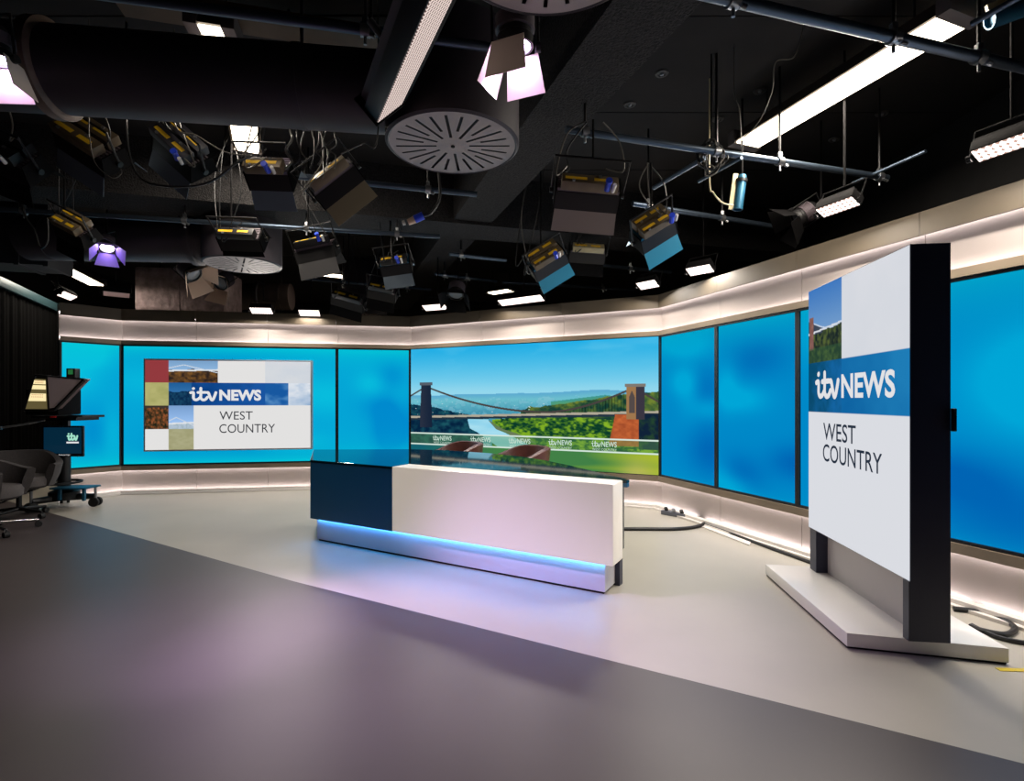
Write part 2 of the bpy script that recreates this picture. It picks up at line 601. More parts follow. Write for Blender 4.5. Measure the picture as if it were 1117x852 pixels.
# ------------------------------------------------------------------ bridge video wall
def bridge(s_, v):
    # s_ is position across the screen; every coordinate below is a fraction of the screen
    u = s_
    img = mixc((30, 172, 228), (150, 216, 238), v / .42)
    img = mixc(img, (150, 216, 236), np.exp(-((v - .40) / .06) ** 2) * .6)
    cloud = fbm(u, v, 5, 9, 3)
    img = mixc(img, (120, 205, 238), (cloud - .5) * 1.2 * (v < .3))
    # distant hills and plain
    hill = .415 - .035 * np.exp(-((u - .80) / .17) ** 2) + .012 * (fbm(u, v * 0, 8, 1, 5) - .5) - .012 * np.exp(-((u - .45) / .2) ** 2)
    n2 = fbm(u, v, 40, 40, 8)
    far = mixc((92, 168, 208), (108, 190, 205), (v - hill) / .05)
    far = mixc(far, (70, 150, 176), (v - hill - .05) / .1 + (n2 - .5) * 1.0)
    far = mixc(far, (160, 210, 224), (n2 > .62) * (v > hill + .03) * .35)
    img = np.where((v > hill)[..., None], far, img)
    # right-hand far ridge, green-teal
    ridge = .40 + .05 * np.abs(u - .82) / .2
    img = np.where(((v > ridge + .02) & (u > .62) & (v < .6))[..., None], mixc((60, 150, 150), (96, 160, 96), (v - ridge) * 8 + n2 - .5), img)
    # wood behind the right tower
    wood = .40 + .16 * np.clip((.96 - u) / .55, 0, 1) + .03 * (fbm(u, v * 0, 26, 1, 12) - .5)
    n3 = fbm(u, v, 46, 30, 17)
    img = np.where(((v > wood) & (u > .5))[..., None], mixc((22, 62, 52), (112, 130, 50), n3 * 2.2 - .7), img)
    # valley trees, sunlit
    edge = .40 + .11 * np.clip((v - .60) / .2, 0, 1.6) 
    tops = .62 - .03 * np.sin((u - .38) * 6)
    n4 = .55 * fbm(u, v, 34, 26, 21, 5) + .45 * fbm(u, v, 90, 80, 22, 2)
    tree = mixc((10, 58, 40), (126, 172, 36), n4 * 3.4 - 1.2)
    tree = mixc(tree, (150, 190, 50), ((u - .55) / .5) * (n4 > .52) * .6)
    img = np.where(((v > tops) & (u > .38))[..., None], tree, img)
    # dark wood on the left bank
    ltop = .50 + .045 * (fbm(u, v * 0, 16, 1, 31) - .5) + .10 * np.clip((u - .1) / .2, 0, 1)
    n5 = fbm(u, v, 50, 30, 33)
    lw = mixc((4, 34, 62), (26, 84, 96), n5 * 2 - .6)
    img = np.where(((v > ltop) & (u < .34))[..., None], lw, img)
    # river
    cxr = .318 + .03 * np.clip((v - .63) / .1, 0, 1) + .13 * np.clip((v - .70) / .14, 0, 2)
    wr = .045 + .03 * np.clip((v - .62) / .2, 0, 1.5)
    river = (np.abs(u - cxr) < wr) & (v > .618) & (v < .86)
    img = np.where(river[..., None], mixc((120, 200, 232), (176, 226, 240), fbm(u, v, 8, 22, 41)), img)
    mud = (u - cxr > wr) & (u - cxr < wr + .05 * np.clip((v - .62) / .12, 0, 1)) & (v > .63) & (v < .80)
    img = np.where(mud[..., None], mixc((120, 118, 96), (80, 130, 70), fbm(u, v, 40, 30, 44)), img)
    # town dots
    img = np.where(((fbm(u, v, 120, 90, 50, 2) > .86) & (v > .46) & (v < .60) & (u < .6))[..., None], (205, 226, 232), img)
    # suspension bridge
    deck = .618 - .066 * u
    tl = (u > .048) & (u < .104) & (v > .305) & (v < .76)
    cab = np.where(u < .076, .335 + (.076 - u) * 1.1, np.where(u < .922, .345 + .20 * (1 - ((u - .55) / (.372 + .10 * (u < .55))) ** 2) - .004, .37 + (u - .922) * 1.3))
    cab = np.where((u >= .076) & (u < .922), np.where(u < .6, .555 - .215 * np.clip((.6 - u) / .52, 0, 1) ** 1.9, .555 - .19 * np.clip((u - .6) / .32, 0, 1) ** 1.7), cab)
    hang = (np.mod(u * 95, 1) < .22) & (v > cab) & (v < deck) & (u > .60) & (u < .93)
    img = np.where(hang[..., None], img * .62, img)
    img = np.where((np.abs(v - cab) < .008)[..., None], (72, 66, 64), img)
    img = np.where(((v > deck - .016) & (v < deck + .002))[..., None], (176, 168, 150), img)
    img = np.where(((v >= deck + .002) & (v < deck + .020))[..., None], (34, 52, 66), img)
    tap = .006 * np.clip((.6 - v) / .3, 0, 1)
    tl = (u > .046 + tap) & (u < .104 - tap) & (v > .305) & (v < .70)
    img = np.where(tl[..., None], mixc((40, 48, 66), (22, 36, 58), (u - .05) / .05), img)
    img = np.where(((u > .043) & (u < .106) & (v > .300) & (v < .325))[..., None], (84, 92, 104), img)
    # right pier (brick) and tower
    pier = (u > .855 - .02 * np.clip((v - .57) / .2, 0, 1)) & (u < .945) & (v > .565) & (v < .80)
    img = np.where(pier[..., None], mixc((150, 70, 40), (214, 112, 60), fbm(u, v, 70, 50, 61)), img)
    dark = (u > .935) & (v > .555) & (v < .82)
    img = np.where(dark[..., None], mixc((16, 34, 56), (44, 80, 44), n5 * 2 - .9), img)
    tr = (u > .893) & (u < .955) & (v > .345) & (v < .60)
    arch = (np.abs(u - .912) < .0095 * np.clip((v - .385) / .05, 0, 1)) & (v > .39) & (v < .555)
    img = np.where(tr[..., None], np.where((u > .925)[..., None], (58, 54, 66), (158, 118, 78)), img)
    img = np.where((arch & tr)[..., None], (84, 74, 72), img)
    img = np.where(((u > .889) & (u < .958) & (v > .338) & (v < .362))[..., None], (128, 120, 112), img)
    # balustrade band and lawn
    b0 = .752 + 0 * u
    b1 = .848 + 0 * u
    lawn = mixc((66, 128, 70), (176, 190, 44), (u - .35) / .9 + blobs(u, (v - .8) * 4, 73, 14) * .6 + .25)
    lawn = mixc(lawn, (206, 190, 110), np.exp(-((u - .93) / .06) ** 2) * (v - .84) * 4)
    lawn = mixc((20, 96, 110), lawn, (u - .05) / .35)
    img = np.where((v > b1)[..., None], lawn, img)
    band = (v > b0) & (v < b1)
    img = np.where(band[..., None], mixc(img, (96, 150, 84), .42 + 0 * u), img)
    for q, w in ((b0, .006), (b1, .006)):
        img = np.where((np.abs(v - q) < w)[..., None], (214, 232, 222), img)
    return img

d = offs(.02)
u = d[3] - d[2]
W = u.length; H = ZP - ZB
vw = thing('video_wall', 'large screen showing a suspension bridge over a wooded gorge, behind the desk', 'screen', wallframe(d[2], u, ZB))
b = .008
m = MB(); m.box(.001, W - .001, .022, .1, .001, H - .001)
m.box(.001, W - .001, 0, .022, .001, b); m.box(.001, W - .001, 0, .022, H - b, H - .001); m.box(.001, b, 0, .022, b, H - b); m.box(W - b, W - .001, 0, .022, b, H - b)
m.build('bezel', FRAME, vw, smooth=False)
picture('display', W - 2 * b, H - 2 * b, 560, 260, bridge, vw, y=.012, x0=b, z0=b)
TXTW = emat('screen_white', rgb(226, 226, 228), 1.0)
TXTG = emat('screen_pale_text', rgb(196, 220, 206), 1.0)
m = MB()
for uc in (.155, .33, .495, .655, .815):
    w = .34
    x0 = uc * W - w / 2
    z1 = H * (1 - .765); z0 = z1 - .082
    put_itv(m, x0, x0 + .125, z0, z1, .009, .15)
    put_text(m, 'NEWS', x0 + .135, x0 + w, z0 + .004, z1 - .006, .009, .02)
    put_text(m, 'WEST COUNTRY', x0 + .01, x0 + w, z0 - .046, z0 - .014, .009)
m.build('caption_lettering', TXTG, vw, smooth=False)

# ------------------------------------------------------------------ framed news screen on the left
def rect(img, u, v, a, b, c, d, col):
    k = (u >= a) & (u < b) & (v >= c) & (v < d)
    colr = col(u, v) if callable(col) else np.broadcast_to(np.asarray(col, float), img.shape)
    return np.where(k[..., None], colr, img)

def hillside(x0, x1, y0, y1, sky, land0, land1, hor, seed, line=True):
    def f(u, v):
        a, b = (u - x0) / (x1 - x0), (v - y0) / (y1 - y0)
        h = hor + .12 * (fbm(np.clip(a, 0, 1), a * 0, 4, 1, seed) - .5)
        n = fbm(np.clip(a, 0, 1), np.clip(b, 0, 1), 14, 10, seed + 3)
        im = mixc(sky, [min(255, c + 40) for c in sky], b * 1.2)
        im = np.where((b > h)[..., None], mixc(land0, land1, n * 2.2 - .6), im)
        if line:
            im = np.where((np.abs(b - hor - .05 + .05 * a) < .035)[..., None], (222, 226, 230), im)
            c = hor - .35 + .8 * (a - .35) ** 2 * 2
            im = np.where((np.abs(b - hor + .22 - .5 * np.abs(a - .3)) < .02)[..., None], (205, 214, 224), im)
        return im
    return f

def bluecloud(u, v):
    n = fbm(u, v, 7, 7, 91)
    return mixc((24, 88, 160), (150, 190, 226), n * 2.4 - 1.0)

def news_wide(u, v):
    im = np.broadcast_to(np.array((226., 225, 224)), u.shape + (3,)).copy()
    im = mixc(im, (206, 212, 220), (u > .715) * (v < .246) * (.3 + fbm(u, v, 8, 8, 6)))
    im = rect(im, u, v, 0, .137, 0, .246, (146, 58, 62))
    im = rect(im, u, v, .137, .428, 0, .246, hillside(.137, .428, 0, .246, (120, 160, 200), (46, 34, 30), (120, 82, 40), .42, 5))
    im = rect(im, u, v, 0, .137, .246, .507, lambda a, b: mixc((158, 158, 96), (186, 182, 120), fbm(a, b, 20, 20, 9)))
    im = rect(im, u, v, .137, .715, .246, .507, lambda a, b: mixc((8, 58, 122), (24, 84, 160), (a - .137) / .5 + fbm(a, b, 12, 12, 14) - .5))
    im = rect(im, u, v, .137, .27, .246, .507, hillside(.137, .30, .246, .507, (30, 92, 150), (10, 40, 74), (24, 70, 100), .4, 19, False))
    im = rect(im, u, v, .715, .86, .246, .507, bluecloud)
    im = rect(im, u, v, .86, 1.01, .246, .507, lambda a, b: mixc((140, 170, 205), (226, 230, 236), fbm(a, b, 9, 9, 27) * 2 - .5))
    im = rect(im, u, v, 0, .137, .507, .77, hillside(0, .137, .507, .77, (60, 50, 44), (30, 34, 22), (150, 84, 48), .1, 29, False))
    im = rect(im, u, v, .137, .283, .507, .77, hillside(.137, .283, .507, .77, (120, 158, 206), (180, 196, 214), (160, 180, 190), .72, 37))
    im = rect(im, u, v, .137, .283, .77, 1.01, lambda a, b: mixc((150, 148, 108), (178, 176, 140), fbm(a, b, 24, 24, 43)))
    return im

dB = offs(.0)
pL, pR = dB[1].lerp(dB[2], col_t(1, 159.5)), dB[1].lerp(dB[2], col_t(1, 341.5))
u = pR - pL; W = u.length
n = Vector((-u.y, u.x)).normalized()
zc = CH - (492.2 - CY) * pL.y / F
H = (492.2 - 391.5) * pL.y / F
ns = thing('news_screen', 'wide framed screen on the cyan panel reading NEWS WEST COUNTRY beside photo tiles', 'screen', wallframe(pL - n * .075, u, zc))
b = .022
m = MB(); m.box(0, W, 0, .092, 0, H, bev=.004); m.build('frame', mat('pale_grey_frame', rgb(150, 158, 166), .4, .3), ns)
picture('display', W - 2 * b, H - 2 * b, 320, 180, news_wide, ns, y=-.002, x0=b, z0=b)
TXTD = emat('screen_dark_text', rgb(52, 54, 60), 1.0)
iw, ih = W - 2 * b, H - 2 * b
X = lambda q: b + q * iw
Zv = lambda q: b + (1 - q) * ih
m = MB(); put_itv(m, X(.262), X(.425), Zv(.455), Zv(.300), -.005, .19); put_text(m, 'NEWS', X(.437), X(.692), Zv(.452), Zv(.325), -.005, .045)
m.build('logo_lettering', TXTW, ns, smooth=False)
m = MB(); put_text(m, 'WEST', X(.438), X(.640), Zv(.668), Zv(.572), -.005); put_text(m, 'COUNTRY', X(.437), X(.778), Zv(.818), Zv(.718), -.005)
m.build('caption_lettering', TXTD, ns, smooth=False)

# ------------------------------------------------------------------ totem screen on the right
T0, T1 = Vector((2.226, 3.94)), Vector((2.08, 2.745))
u = T1 - T0; TW = u.length
tot = thing('totem_screen', 'tall navy totem with a portrait screen on a white base, right of the desk', 'screen', wallframe(T0, u, 0))
BH, TT = .086, .205
ly = wallframe(T0, u, 0).inverted()
basepts = [ly @ Vector((x, y, 0)) for x, y in ((1.959, 4.04), (1.822, 2.843), (2.534, 2.663), (2.70, 3.90))]
m = MB(); m.prism([(p.x, p.y) for p in basepts], .012, BH, bev=.004); m.build('base', TOTBASE, tot)
cxm = sum(p.x for p in basepts) / 4; cym = sum(p.y for p in basepts) / 4
m = MB(); m.prism([(p.x * .985 + cxm * .015, p.y * .985 + cym * .015) for p in basepts], 0, .012); m.build('foot', GAP, tot)
ST, SB = 2.172, .399
m = MB()
m.box(0, TW, .012, TT, SB, ST)
m.box(TW - .05, TW, .004, TT, BH, SB); m.box(0, .10, .02, TT, BH, SB)
m.build('cabinet', TOTNAVY, tot, smooth=False)
m = MB(); m.box(.10, TW - .05, .10, .13, BH, SB); m.build('recess_panel', GREYP, tot, smooth=False)
m = MB(); m.box(TW - .002, TW + .02, TT, TT + .018, 1.19, 1.31, bev=.004); m.build('bracket', BLACK, tot)

def news_tall(u, v):
    im = np.broadcast_to(np.array((218., 220, 226)), u.shape + (3,)).copy()
    im = mixc(im, (200, 206, 216), (v < .31) * fbm(u, v, 5, 6, 6) * .5)
    def tile(a, b):
        x, y = a / .41, b / .307
        n = fbm(np.clip(x, 0, 1), np.clip(y, 0, 1), 16, 16, 51)
        q = mixc((64, 120, 190), (126, 164, 206), y * 1.4)
        slope = .52 + .05 * np.sin(x * 6) + .02 * n
        q = np.where((y > .57 - .02 * x)[..., None], mixc((28, 40, 40), (84, 98, 52), n * 2.4 - .8), q)
        q = np.where(((y > .42 + .3 * x) & (y < .62) & (x < .45))[..., None], mixc((52, 62, 84), (70, 80, 90), n), q)
        q = np.where((np.abs(y - .60 + .06 * x) < .012)[..., None], (216, 220, 228), q)
        q = np.where((np.abs(y - (.40 + .17 * np.sin(np.clip(x, 0, 1) * 2.2))) < .009)[..., None] & (x > .18)[..., None], (200, 212, 228), q)
        q = np.where(((x > .03) & (x < .17) & (y > .38) & (y < .82))[..., None], mixc((112, 74, 72), (150, 110, 100), n), q)
        q = np.where((y > .80)[..., None], mixc(q, (52, 92, 60), .5 + 0 * y), q)
        return q
    im = rect(im, u, v, 0, .41, 0, .307, tile)
    im = rect(im, u, v, 0, 1.01, .307, .509, lambda a, b: mixc((10, 92, 156), (30, 124, 182), a + (fbm(a, b, 4, 6, 57) - .5)))
    im = rect(im, u, v, 0, .41, .307, .509, lambda a, b: mixc((10, 74, 110), (22, 104, 170), a * 2.2 + (fbm(a, b, 20, 20, 59) - .6)))
    return im
SW, SH = TW - .004, ST - SB - .006
picture('display', SW, SH, 200, 300, news_tall, tot, y=.0095, x0=.002, z0=SB + .002)
X = lambda q: .002 + q * SW
Zv = lambda q: SB + .002 + (1 - q) * SH
m = MB(); put_itv(m, X(.105), X(.392), Zv(.455), Zv(.345), .006, .19); put_text(m, 'NEWS', X(.412), X(.900), Zv(.454), Zv(.364), .006, .03)
m.build('logo_lettering', TXTW, tot, smooth=False)
m = MB(); put_text(m, 'WEST', X(.202), X(.562), Zv(.619), Zv(.551), .006, .006); put_text(m, 'COUNTRY', X(.197), X(.797), Zv(.704), Zv(.635), .006, .006)
m.build('caption_lettering', emat('screen_navy_text', rgb(40, 50, 66), 1.0), tot, smooth=False)

# ================================================================== DESK
DU = Vector((.873, -.488)).normalized()
DM = wallframe((-1.92, 4.97), DU, 0)
DI = DM.inverted()
def dl(x, y):
    p = DI @ Vector((x, y, 0)); return (p.x, p.y)
desk = thing('news_desk', 'long angled news desk with a navy and lit white front and dark glass top', 'desk', DM)
TOPZ = .785
SX, EX = 1.022, 2.98
curve = []
P0, P1, P2 = Vector((-1.21, 6.08)), Vector((.20, 5.72)), Vector((.817, 3.68))
far = [(-1.21, 6.08), (-.75, 5.95), (-.25, 5.62), (.10, 5.27), (.33, 4.92), (.52, 4.52), (.68, 4.1)]
top = [(0, -.0), (SX, -.0), (SX, .222), (EX + .025, .222), (EX + .03, .27)] + [dl(*p) for p in far[::-1]] + [dl(-2.29, 6.03)]
m = MB(); m.prism(top, TOPZ - .022, TOPZ, bev=.002); m.build('glass_top', GLASS, desk, smooth=False)
m = MB(); m.box(EX - .02, EX + .028, .222, .27, TOPZ - .05, TOPZ - .022); m.build('top_edge', NAVY, desk, smooth=False)
m = MB(); m.prism([(0, .002), (SX - .002, .002), (SX - .002, .9), dl(-2.22, 5.85)], .23, TOPZ - .022); m.build('navy_front', NAVY, desk, smooth=False)
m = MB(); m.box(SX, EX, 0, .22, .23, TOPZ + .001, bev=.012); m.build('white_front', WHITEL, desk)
m = MB(); m.box(EX - .12, EX - .03, .225, .34, .27, TOPZ - .022); m.build('end_panel', DESKGREY, desk, smooth=False)
m = MB(); m.box(0, 2.894, .082, .30, .018, .205); m.build('plinth', PLINTH, desk, smooth=False)
m = MB(); m.box(.012, 2.88, .095, .29, 0, .018); m.build('toe_kick', GAP, desk, smooth=False)
m = MB(); m.box(2.70, 2.93, .30, .37, 0, .27); m.build('pedestal', TOTNAVY, desk, smooth=False)
m = MB(); m.box(0, 2.9, .085, .30, .205, .23); m.build('underside', DESKGREY, desk, smooth=False)
m = MB(); m.box(.01, 2.9, .062, .076, .220, .229); m.build('led_strip', LEDBLUE, desk, smooth=False)

# ================================================================== TUB CHAIRS
def tub_chair(name, label, M, shell_m, cush_m, base_m, back=.80, arm=.66, star=True, group=None, br=.30):
    t = thing(name, label, 'chair', M, group)
    R, th, z0 = .33, .055, .36
    n = 28
    m = MB()
    v, f = [], []
    a0, a1 = math.radians(-55), math.radians(235)
    for k in range(n + 1):
        a = a0 + (a1 - a0) * k / n
        w = (math.cos(a - PI / 2) + 1) / 2
        w = max(0, min(1, (w - .25) / .6)); w = w * w * (3 - 2 * w)
        h = arm + (back - arm) * w
        for (rr, zz) in ((R - .03, z0), (R + .02, (z0 + h) / 2), (R + .045, h - .015), (R + .02, h), (R + .0 - th * .4, h - .006), (R - th, (z0 + h) / 2 + .03), (R - th - .03, z0)):
            v.append((rr * math.cos(a) * 1.04, rr * math.sin(a), zz))
    q = 7
    for k in range(n):
        for i in range(q):
            f.append((k * q + i, (k + 1) * q + i, (k + 1) * q + (i + 1) % q, k * q + (i + 1) % q))
    f.append(tuple(range(q))); f.append(tuple(range(n * q + q - 1, n * q - 1, -1)))
    m._add(v, f)
    m.build('shell', shell_m, t)
    m = MB(); m.lathe([(0, .34), (.24, .34), (.285, .37), (.29, .43), (.265, .475), (.18, .49), (0, .49)], 28); m.build('seat_cushion', cush_m, t)
    m = MB(); m.tube([(0, 0, .10), (0, 0, .34)], .026, 14); m.tube([(0, 0, .32), (0, 0, .34)], .14, 18); m.build('column', base_m, t)
    m = MB()
    k5 = 5 if star else 4
    for k in range(k5):
        a = 2 * PI * k / k5 + .35
        m.tube([(0, 0, .105), (br * math.cos(a), br * math.sin(a), .075)], [.024, .014], 10)
    m.build('star_base', base_m, t)
    for k in range(k5):
        a = 2 * PI * k / k5 + .35
        c = Vector((br * math.cos(a), br * math.sin(a), .03))
        s_ = Vector((-math.sin(a), math.cos(a), 0))
        mm = MB(); mm.tube([c - s_ * .022, c + s_ * .022], .03, 14)
        mm.tube([c + Vector((0, 0, .02)), c + Vector((0, 0, .052))], .009, 8)
        mm.build('caster', RUBBER, t)
    return t

def rotz(x, y, a, z=0):
    return Matrix.Translation((x, y, z)) @ Matrix.Rotation(math.radians(a), 4, 'Z')
# local +Y is the backrest side
p = at(495, 500, 6.62)
tub_chair('tub_chair', 'brown leather tub chair behind the desk, the left one of the two', rotz(p.x, 6.62, -62), LEATHER, LEATHER, CHROME, .815, .70)
p = at(566, 500, 6.2)
tub_chair('tub_chair', 'brown leather tub chair behind the desk, nearer its right end', rotz(p.x, 6.2, -66), LEATHER, LEATHER, CHROME, .80, .69)
tub_chair('tub_chair', 'charcoal swivel tub chair with chrome star base at the left edge', rotz(-5.34, 5.30, 100), FABRIC, CUSH, CHROME, .74, .64, br=.40)
tub_chair('tub_chair', 'charcoal tub chair between the teleprompter pedestal and the chrome based chair', rotz(-5.68, 6.02, 62), FABRIC, CUSH, BLACK, .76, .62, star=False)

# ================================================================== TELEPROMPTER CAMERA PEDESTAL
cam = thing('teleprompter_camera', 'studio camera pedestal with hooded teleprompter and a monitor below, at the left', 'camera', rotz(-5.67, 6.62, 0))
S = 6.62 / F
m = MB()
m.tube([(0, 0, .16), (0, 0, .70)], .065, 18); m.tube([(0, 0, .68), (0, 0, 1.10)], .045, 18)
m.build('column', BLACK, cam)
m = MB()
for k in range(3):
    a = math.radians(10 + 120 * k)
    m.tube([(0, 0, .13), (  .35 * math.cos(a), .35 * math.sin(a), .13)], [.05, .035], 10)
m.lathe([(0, .10), (.16, .10), (.16, .20), (.08, .24), (0, .24)], 24)
m.build('tripod_base', BLACK, cam)
for k in range(3):
    a = math.radians(10 + 120 * k)
    c = Vector((.35 * math.cos(a), .35 * math.sin(a), .058))
    s_ = Vector((-math.sin(a), math.cos(a), 0))
    mm = MB()
    mm.tube([c - s_ * .05, c - s_ * .018], .058, 18); mm.tube([c + s_ * .018, c + s_ * .05], .058, 18); mm.tube([c - s_ * .05, c + s_ * .05], .02, 10)
    w = mm.build('wheel', RUBBER, cam)
    mm = MB(); mm.tube([c + Vector((0, 0, .0)), c + Vector((0, 0, .20))], .016, 8); mm.build('wheel_fork', SILVER, w)
m = MB(); m.box(-.02, .42, -.20, .06, .255, .275, bev=.006); m.box(.36, .39, -.17, -.14, .11, .26); m.box(.06, .09, -.17, -.14, .12, .26); m.build('foot_plate', TEAL, cam)
m = MB(); m.lathe([(.20, .30), (.215, .305), (.215, .325), (.20, .33)], 28, close=True, M=Matrix.Translation((-.04, -.0, 0)))
for k in range(3):
    a = 2 * PI * k / 3
    m.tube([(0, 0, .315), (.2 * math.cos(a) - .04, .2 * math.sin(a), .315)], .008, 6)
m.build('steering_ring', RUBBER, cam)
m = MB(); m.tube([(-.17, -.08, .30), (-.17, -.08, .66)], .014, 10); m.tube([(-.17, -.08, .64), (-.25, -.10, .72)], .02, 8); m.tube([(-.17, -.08, .64), (-.10, -.06, .72)], .02, 8); m.build('side_strut', SILVER, cam)
# monitor under the prompter, faces the presenters (to the right and camera)
m = MB()
m.box(-.10, .40, -.20, -.17, .66, 1.04, bev=.010); m.box(-.10, .16, -.17, -.06, .72, .98)
m.box(.12, .19, -.17, -.13, 1.03, 1.12)
mon = m.build('monitor', mat('monitor_black', rgb(14, 26, 36), .25), cam)
m = MB(); m.box(-.08, .38, -.2035, -.20, .70, 1.02); m.build('monitor_glass', mat('monitor_glass', rgb(10, 40, 62), .08, emit=rgb(6, 44, 66), strength=.7), mon, smooth=False)
m = MB(); put_itv(m, .21, .34, .86, .95, -.2045, .24); m.build('monitor_logo', emat('monitor_logo_green', rgb(160, 225, 200), 1.0), mon, smooth=False)
m = MB(); m.box(.20, .35, -.205, -.2036, .825, .845); m.build('monitor_caption', TXTW, mon, smooth=False)
m = MB(); put_text(m, 'Autoscript', .11, .25, .672, .694, -.2125); m.build('monitor_maker_name', TXTW, mon, smooth=False)
# head plate
m = MB(); m.box(-.22, .34, -.22, .22, 1.135, 1.165, bev=.005); m.box(-.10, .28, -.16, .2, 1.10, 1.135); m.box(.24, .42, -.24, -.20, 1.15, 1.17); m.build('head_plate', BLACK, cam)
m = MB(); m.box(.02, .09, -.232, -.22, 1.14, 1.16, bev=.003); m.build('tally_button', RED, cam)
m = MB(); m.tube([(-.10, -.1, 1.12), (-.30, -.22, 1.06), (-.62, -.34, 1.00)], .012, 8); m.tube([(-.50, -.30, 1.02), (-.66, -.34, 1.0)], .02, 8); m.build('pan_handle', SILVER, cam)
# hood: glass frame facing left/front, cloth side panel sloping to the right
z0, z1 = 1.235, 1.66
m = MB()
A0, B0, C0, D0 = (-.24, -.26, z0), (.14, -.26, z0), (.02, -.22, z1 - .03), (-.06, -.22, z1)
fr = [(-.27, -.26, z0), (.04, -.27, z0), (-.01, -.24, z1 - .01), (-.15, -.24, z1)]
cloth = [(.04, -.27, z0), (.12, -.27, z0 + .02), (.44, -.24, z1 - .05), (-.01, -.24, z1 - .01)]
HD = .10
bk = lambda L, dy: [(x, y + dy, z) for x, y, z in L]
m.poly(cloth); m.poly(bk(cloth, HD)[::-1])
m.slab(fr[3], (.44, -.24, z1 - .05), (.44, -.14, z1 - .05), (-.15, -.14, z1), .008)
m.build('hood', HOOD, cam, smooth=False)
m = MB()
def bar(a, b, r=.014): m.tube([a, b], r, 6)
for a, b in ((0, 1), (1, 2), (2, 3), (3, 0)): bar(fr[a], fr[b], .013)
bar((.04, -.27, z0), (.12, -.27, z0 + .01), .020); bar((.12, -.27, z0 + .01), (.455, -.245, z1 - .05), .022); bar((.44, -.245, z1 - .045), fr[3], .008)
m.build('hood_frame', BLACK, cam)
def lerp3(a, b, t): return Vector(a).lerp(Vector(b), t)
def quadpt(q, s, t, dy=0):
    p = lerp3(lerp3(q[0], q[1], s), lerp3(q[3], q[2], s), t); return (p.x, p.y + dy, p.z)
m = MB(); m.poly([quadpt(fr, s, t) for s, t in ((.05, .03), (.95, .03), (.95, .9), (.05, .9))])
gl = m.build('prompter_glass', mat('prompter_glass', rgb(98, 88, 58), .15, emit=rgb(96, 86, 54), strength=.9), cam, smooth=False)
m = MB()
for t0, t1 in ((.26, .48), (.60, .72), (.75, .86)):
    m.poly([quadpt(fr, s, t, -.006) for s, t in ((.08, t0), (.92, t0), (.92, t1), (.08, t1))])
m.build('prompter_script', emat('prompter_cream', rgb(255, 236, 180), 1.0), gl, smooth=False)
m = MB()
for t in (.37, .43, .78, .83):
    for k in range(7):
        s0 = .18 + k * .09
        m.poly([quadpt(fr, s, q, -.009) for s, q in ((s0, t), (s0 + .06, t), (s0 + .06, t + .02), (s0, t + .02))])
m.build('script_marks', emat('prompter_words', rgb(214, 150, 110), 1.0), gl, smooth=False)
m = MB(); m.box(.14, .25, -.14, -.06, z1 - .03, z1 + .09, bev=.006); lamp = m.build('cue_box', BLACK, cam)
m = MB(); m.box(.165, .225, -.143, -.1395, z1 + .015, z1 + .075); m.build('cue_display', emat('cue_green', rgb(40, 110, 60), .8), lamp, smooth=False)
m = MB(); m.box(-.50, -.08, .0, .36, 1.165, 1.5, bev=.02); m.build('camera_body', BLACKM, cam)

# ================================================================== BLACK DRAPE FLAT AT FAR LEFT
q0, q1 = on_h(0, 303, CH + 1.6), on_h(68, 335, CH + 1.6)
dv = (q1 - q0)
s0, s1 = q0 - dv * .95, q0 + dv * .9
dd = Vector((dv.x, dv.y)).normalized()
DRM = wallframe((s0.x, s0.y), dd)
LD = (Vector((s1.x, s1.y)) - Vector((s0.x, s0.y))).length
dr = thing('black_curtain', 'black curtain hanging behind the charcoal chairs at the left', 'curtain', DRM)
m = MB()
N = 160
v = []
for k in range(N + 1):
    x = LD * k / N
    y = .012 * math.sin(k * 1.3) + .006 * math.sin(k * .57)
    v += [(x, y, .01), (x, y, CH + 1.47), (x, y + .012, .01), (x, y + .012, CH + 1.47)]
f = []
for k in range(N):
    a, c = 4 * k, 4 * k + 4
    f += [(a, c, c + 1, a + 1), (a + 2, a + 3, c + 3, c + 2), (a + 1, c + 1, c + 3, a + 3), (a, a + 2, c + 2, c)]
m._add(v, f)
m.build('cloth', mat('black_cloth', rgb(7, 7, 7), 1.0, spec=.05), dr)
m = MB(); m.box(0, LD, -.05, .05, CH + 1.47, CH + 1.60, bev=.01); m.build('rail', mat('rail_teal_lit_tone', rgb(54, 82, 88), .4, .3), dr)  # teal light reflected on the rail is put into its base colour

# ================================================================== CEILING: beams, ducts, vents
gd = Vector((.963, .27, 0)).normalized()
pd = Vector((-.332, .943, 0)).normalized()
def obox(name, label, cat, c0, c1, width, z0, z1, m_):
    c0, c1 = Vector(c0), Vector(c1)
    M = wallframe((c0.x, c0.y), (c1.x - c0.x, c1.y - c0.y))
    mb = MB(); mb.box(0, (c1 - c0).length, -width / 2, width / 2, z0, z1)
    return tag(mb.build(name, m_, None, smooth=False, M=M), label, cat)
H = 2.1
q0, q1 = on_h(706, 15, CH + H), on_h(466, 300, CH + H)
dv = (q1 - q0).normalized()
obox('ceiling_beam', 'speckled black sprayed beam running diagonally from the top centre into depth', 'beam', (q0 - dv * 3).xy.to_3d(), (q1 + dv * 3.5).xy.to_3d(), .45, CH + H, CEIL_H, SPRAY)
q0, q1 = Vector((-6.2, 4.85, 0)), Vector((4.1, 7.63, 0))
obox('ceiling_beam', 'speckled black sprayed beam crossing the ceiling from left to right', 'beam', q0, q1, .55, CH + 2.06, CEIL_H, SPRAY)

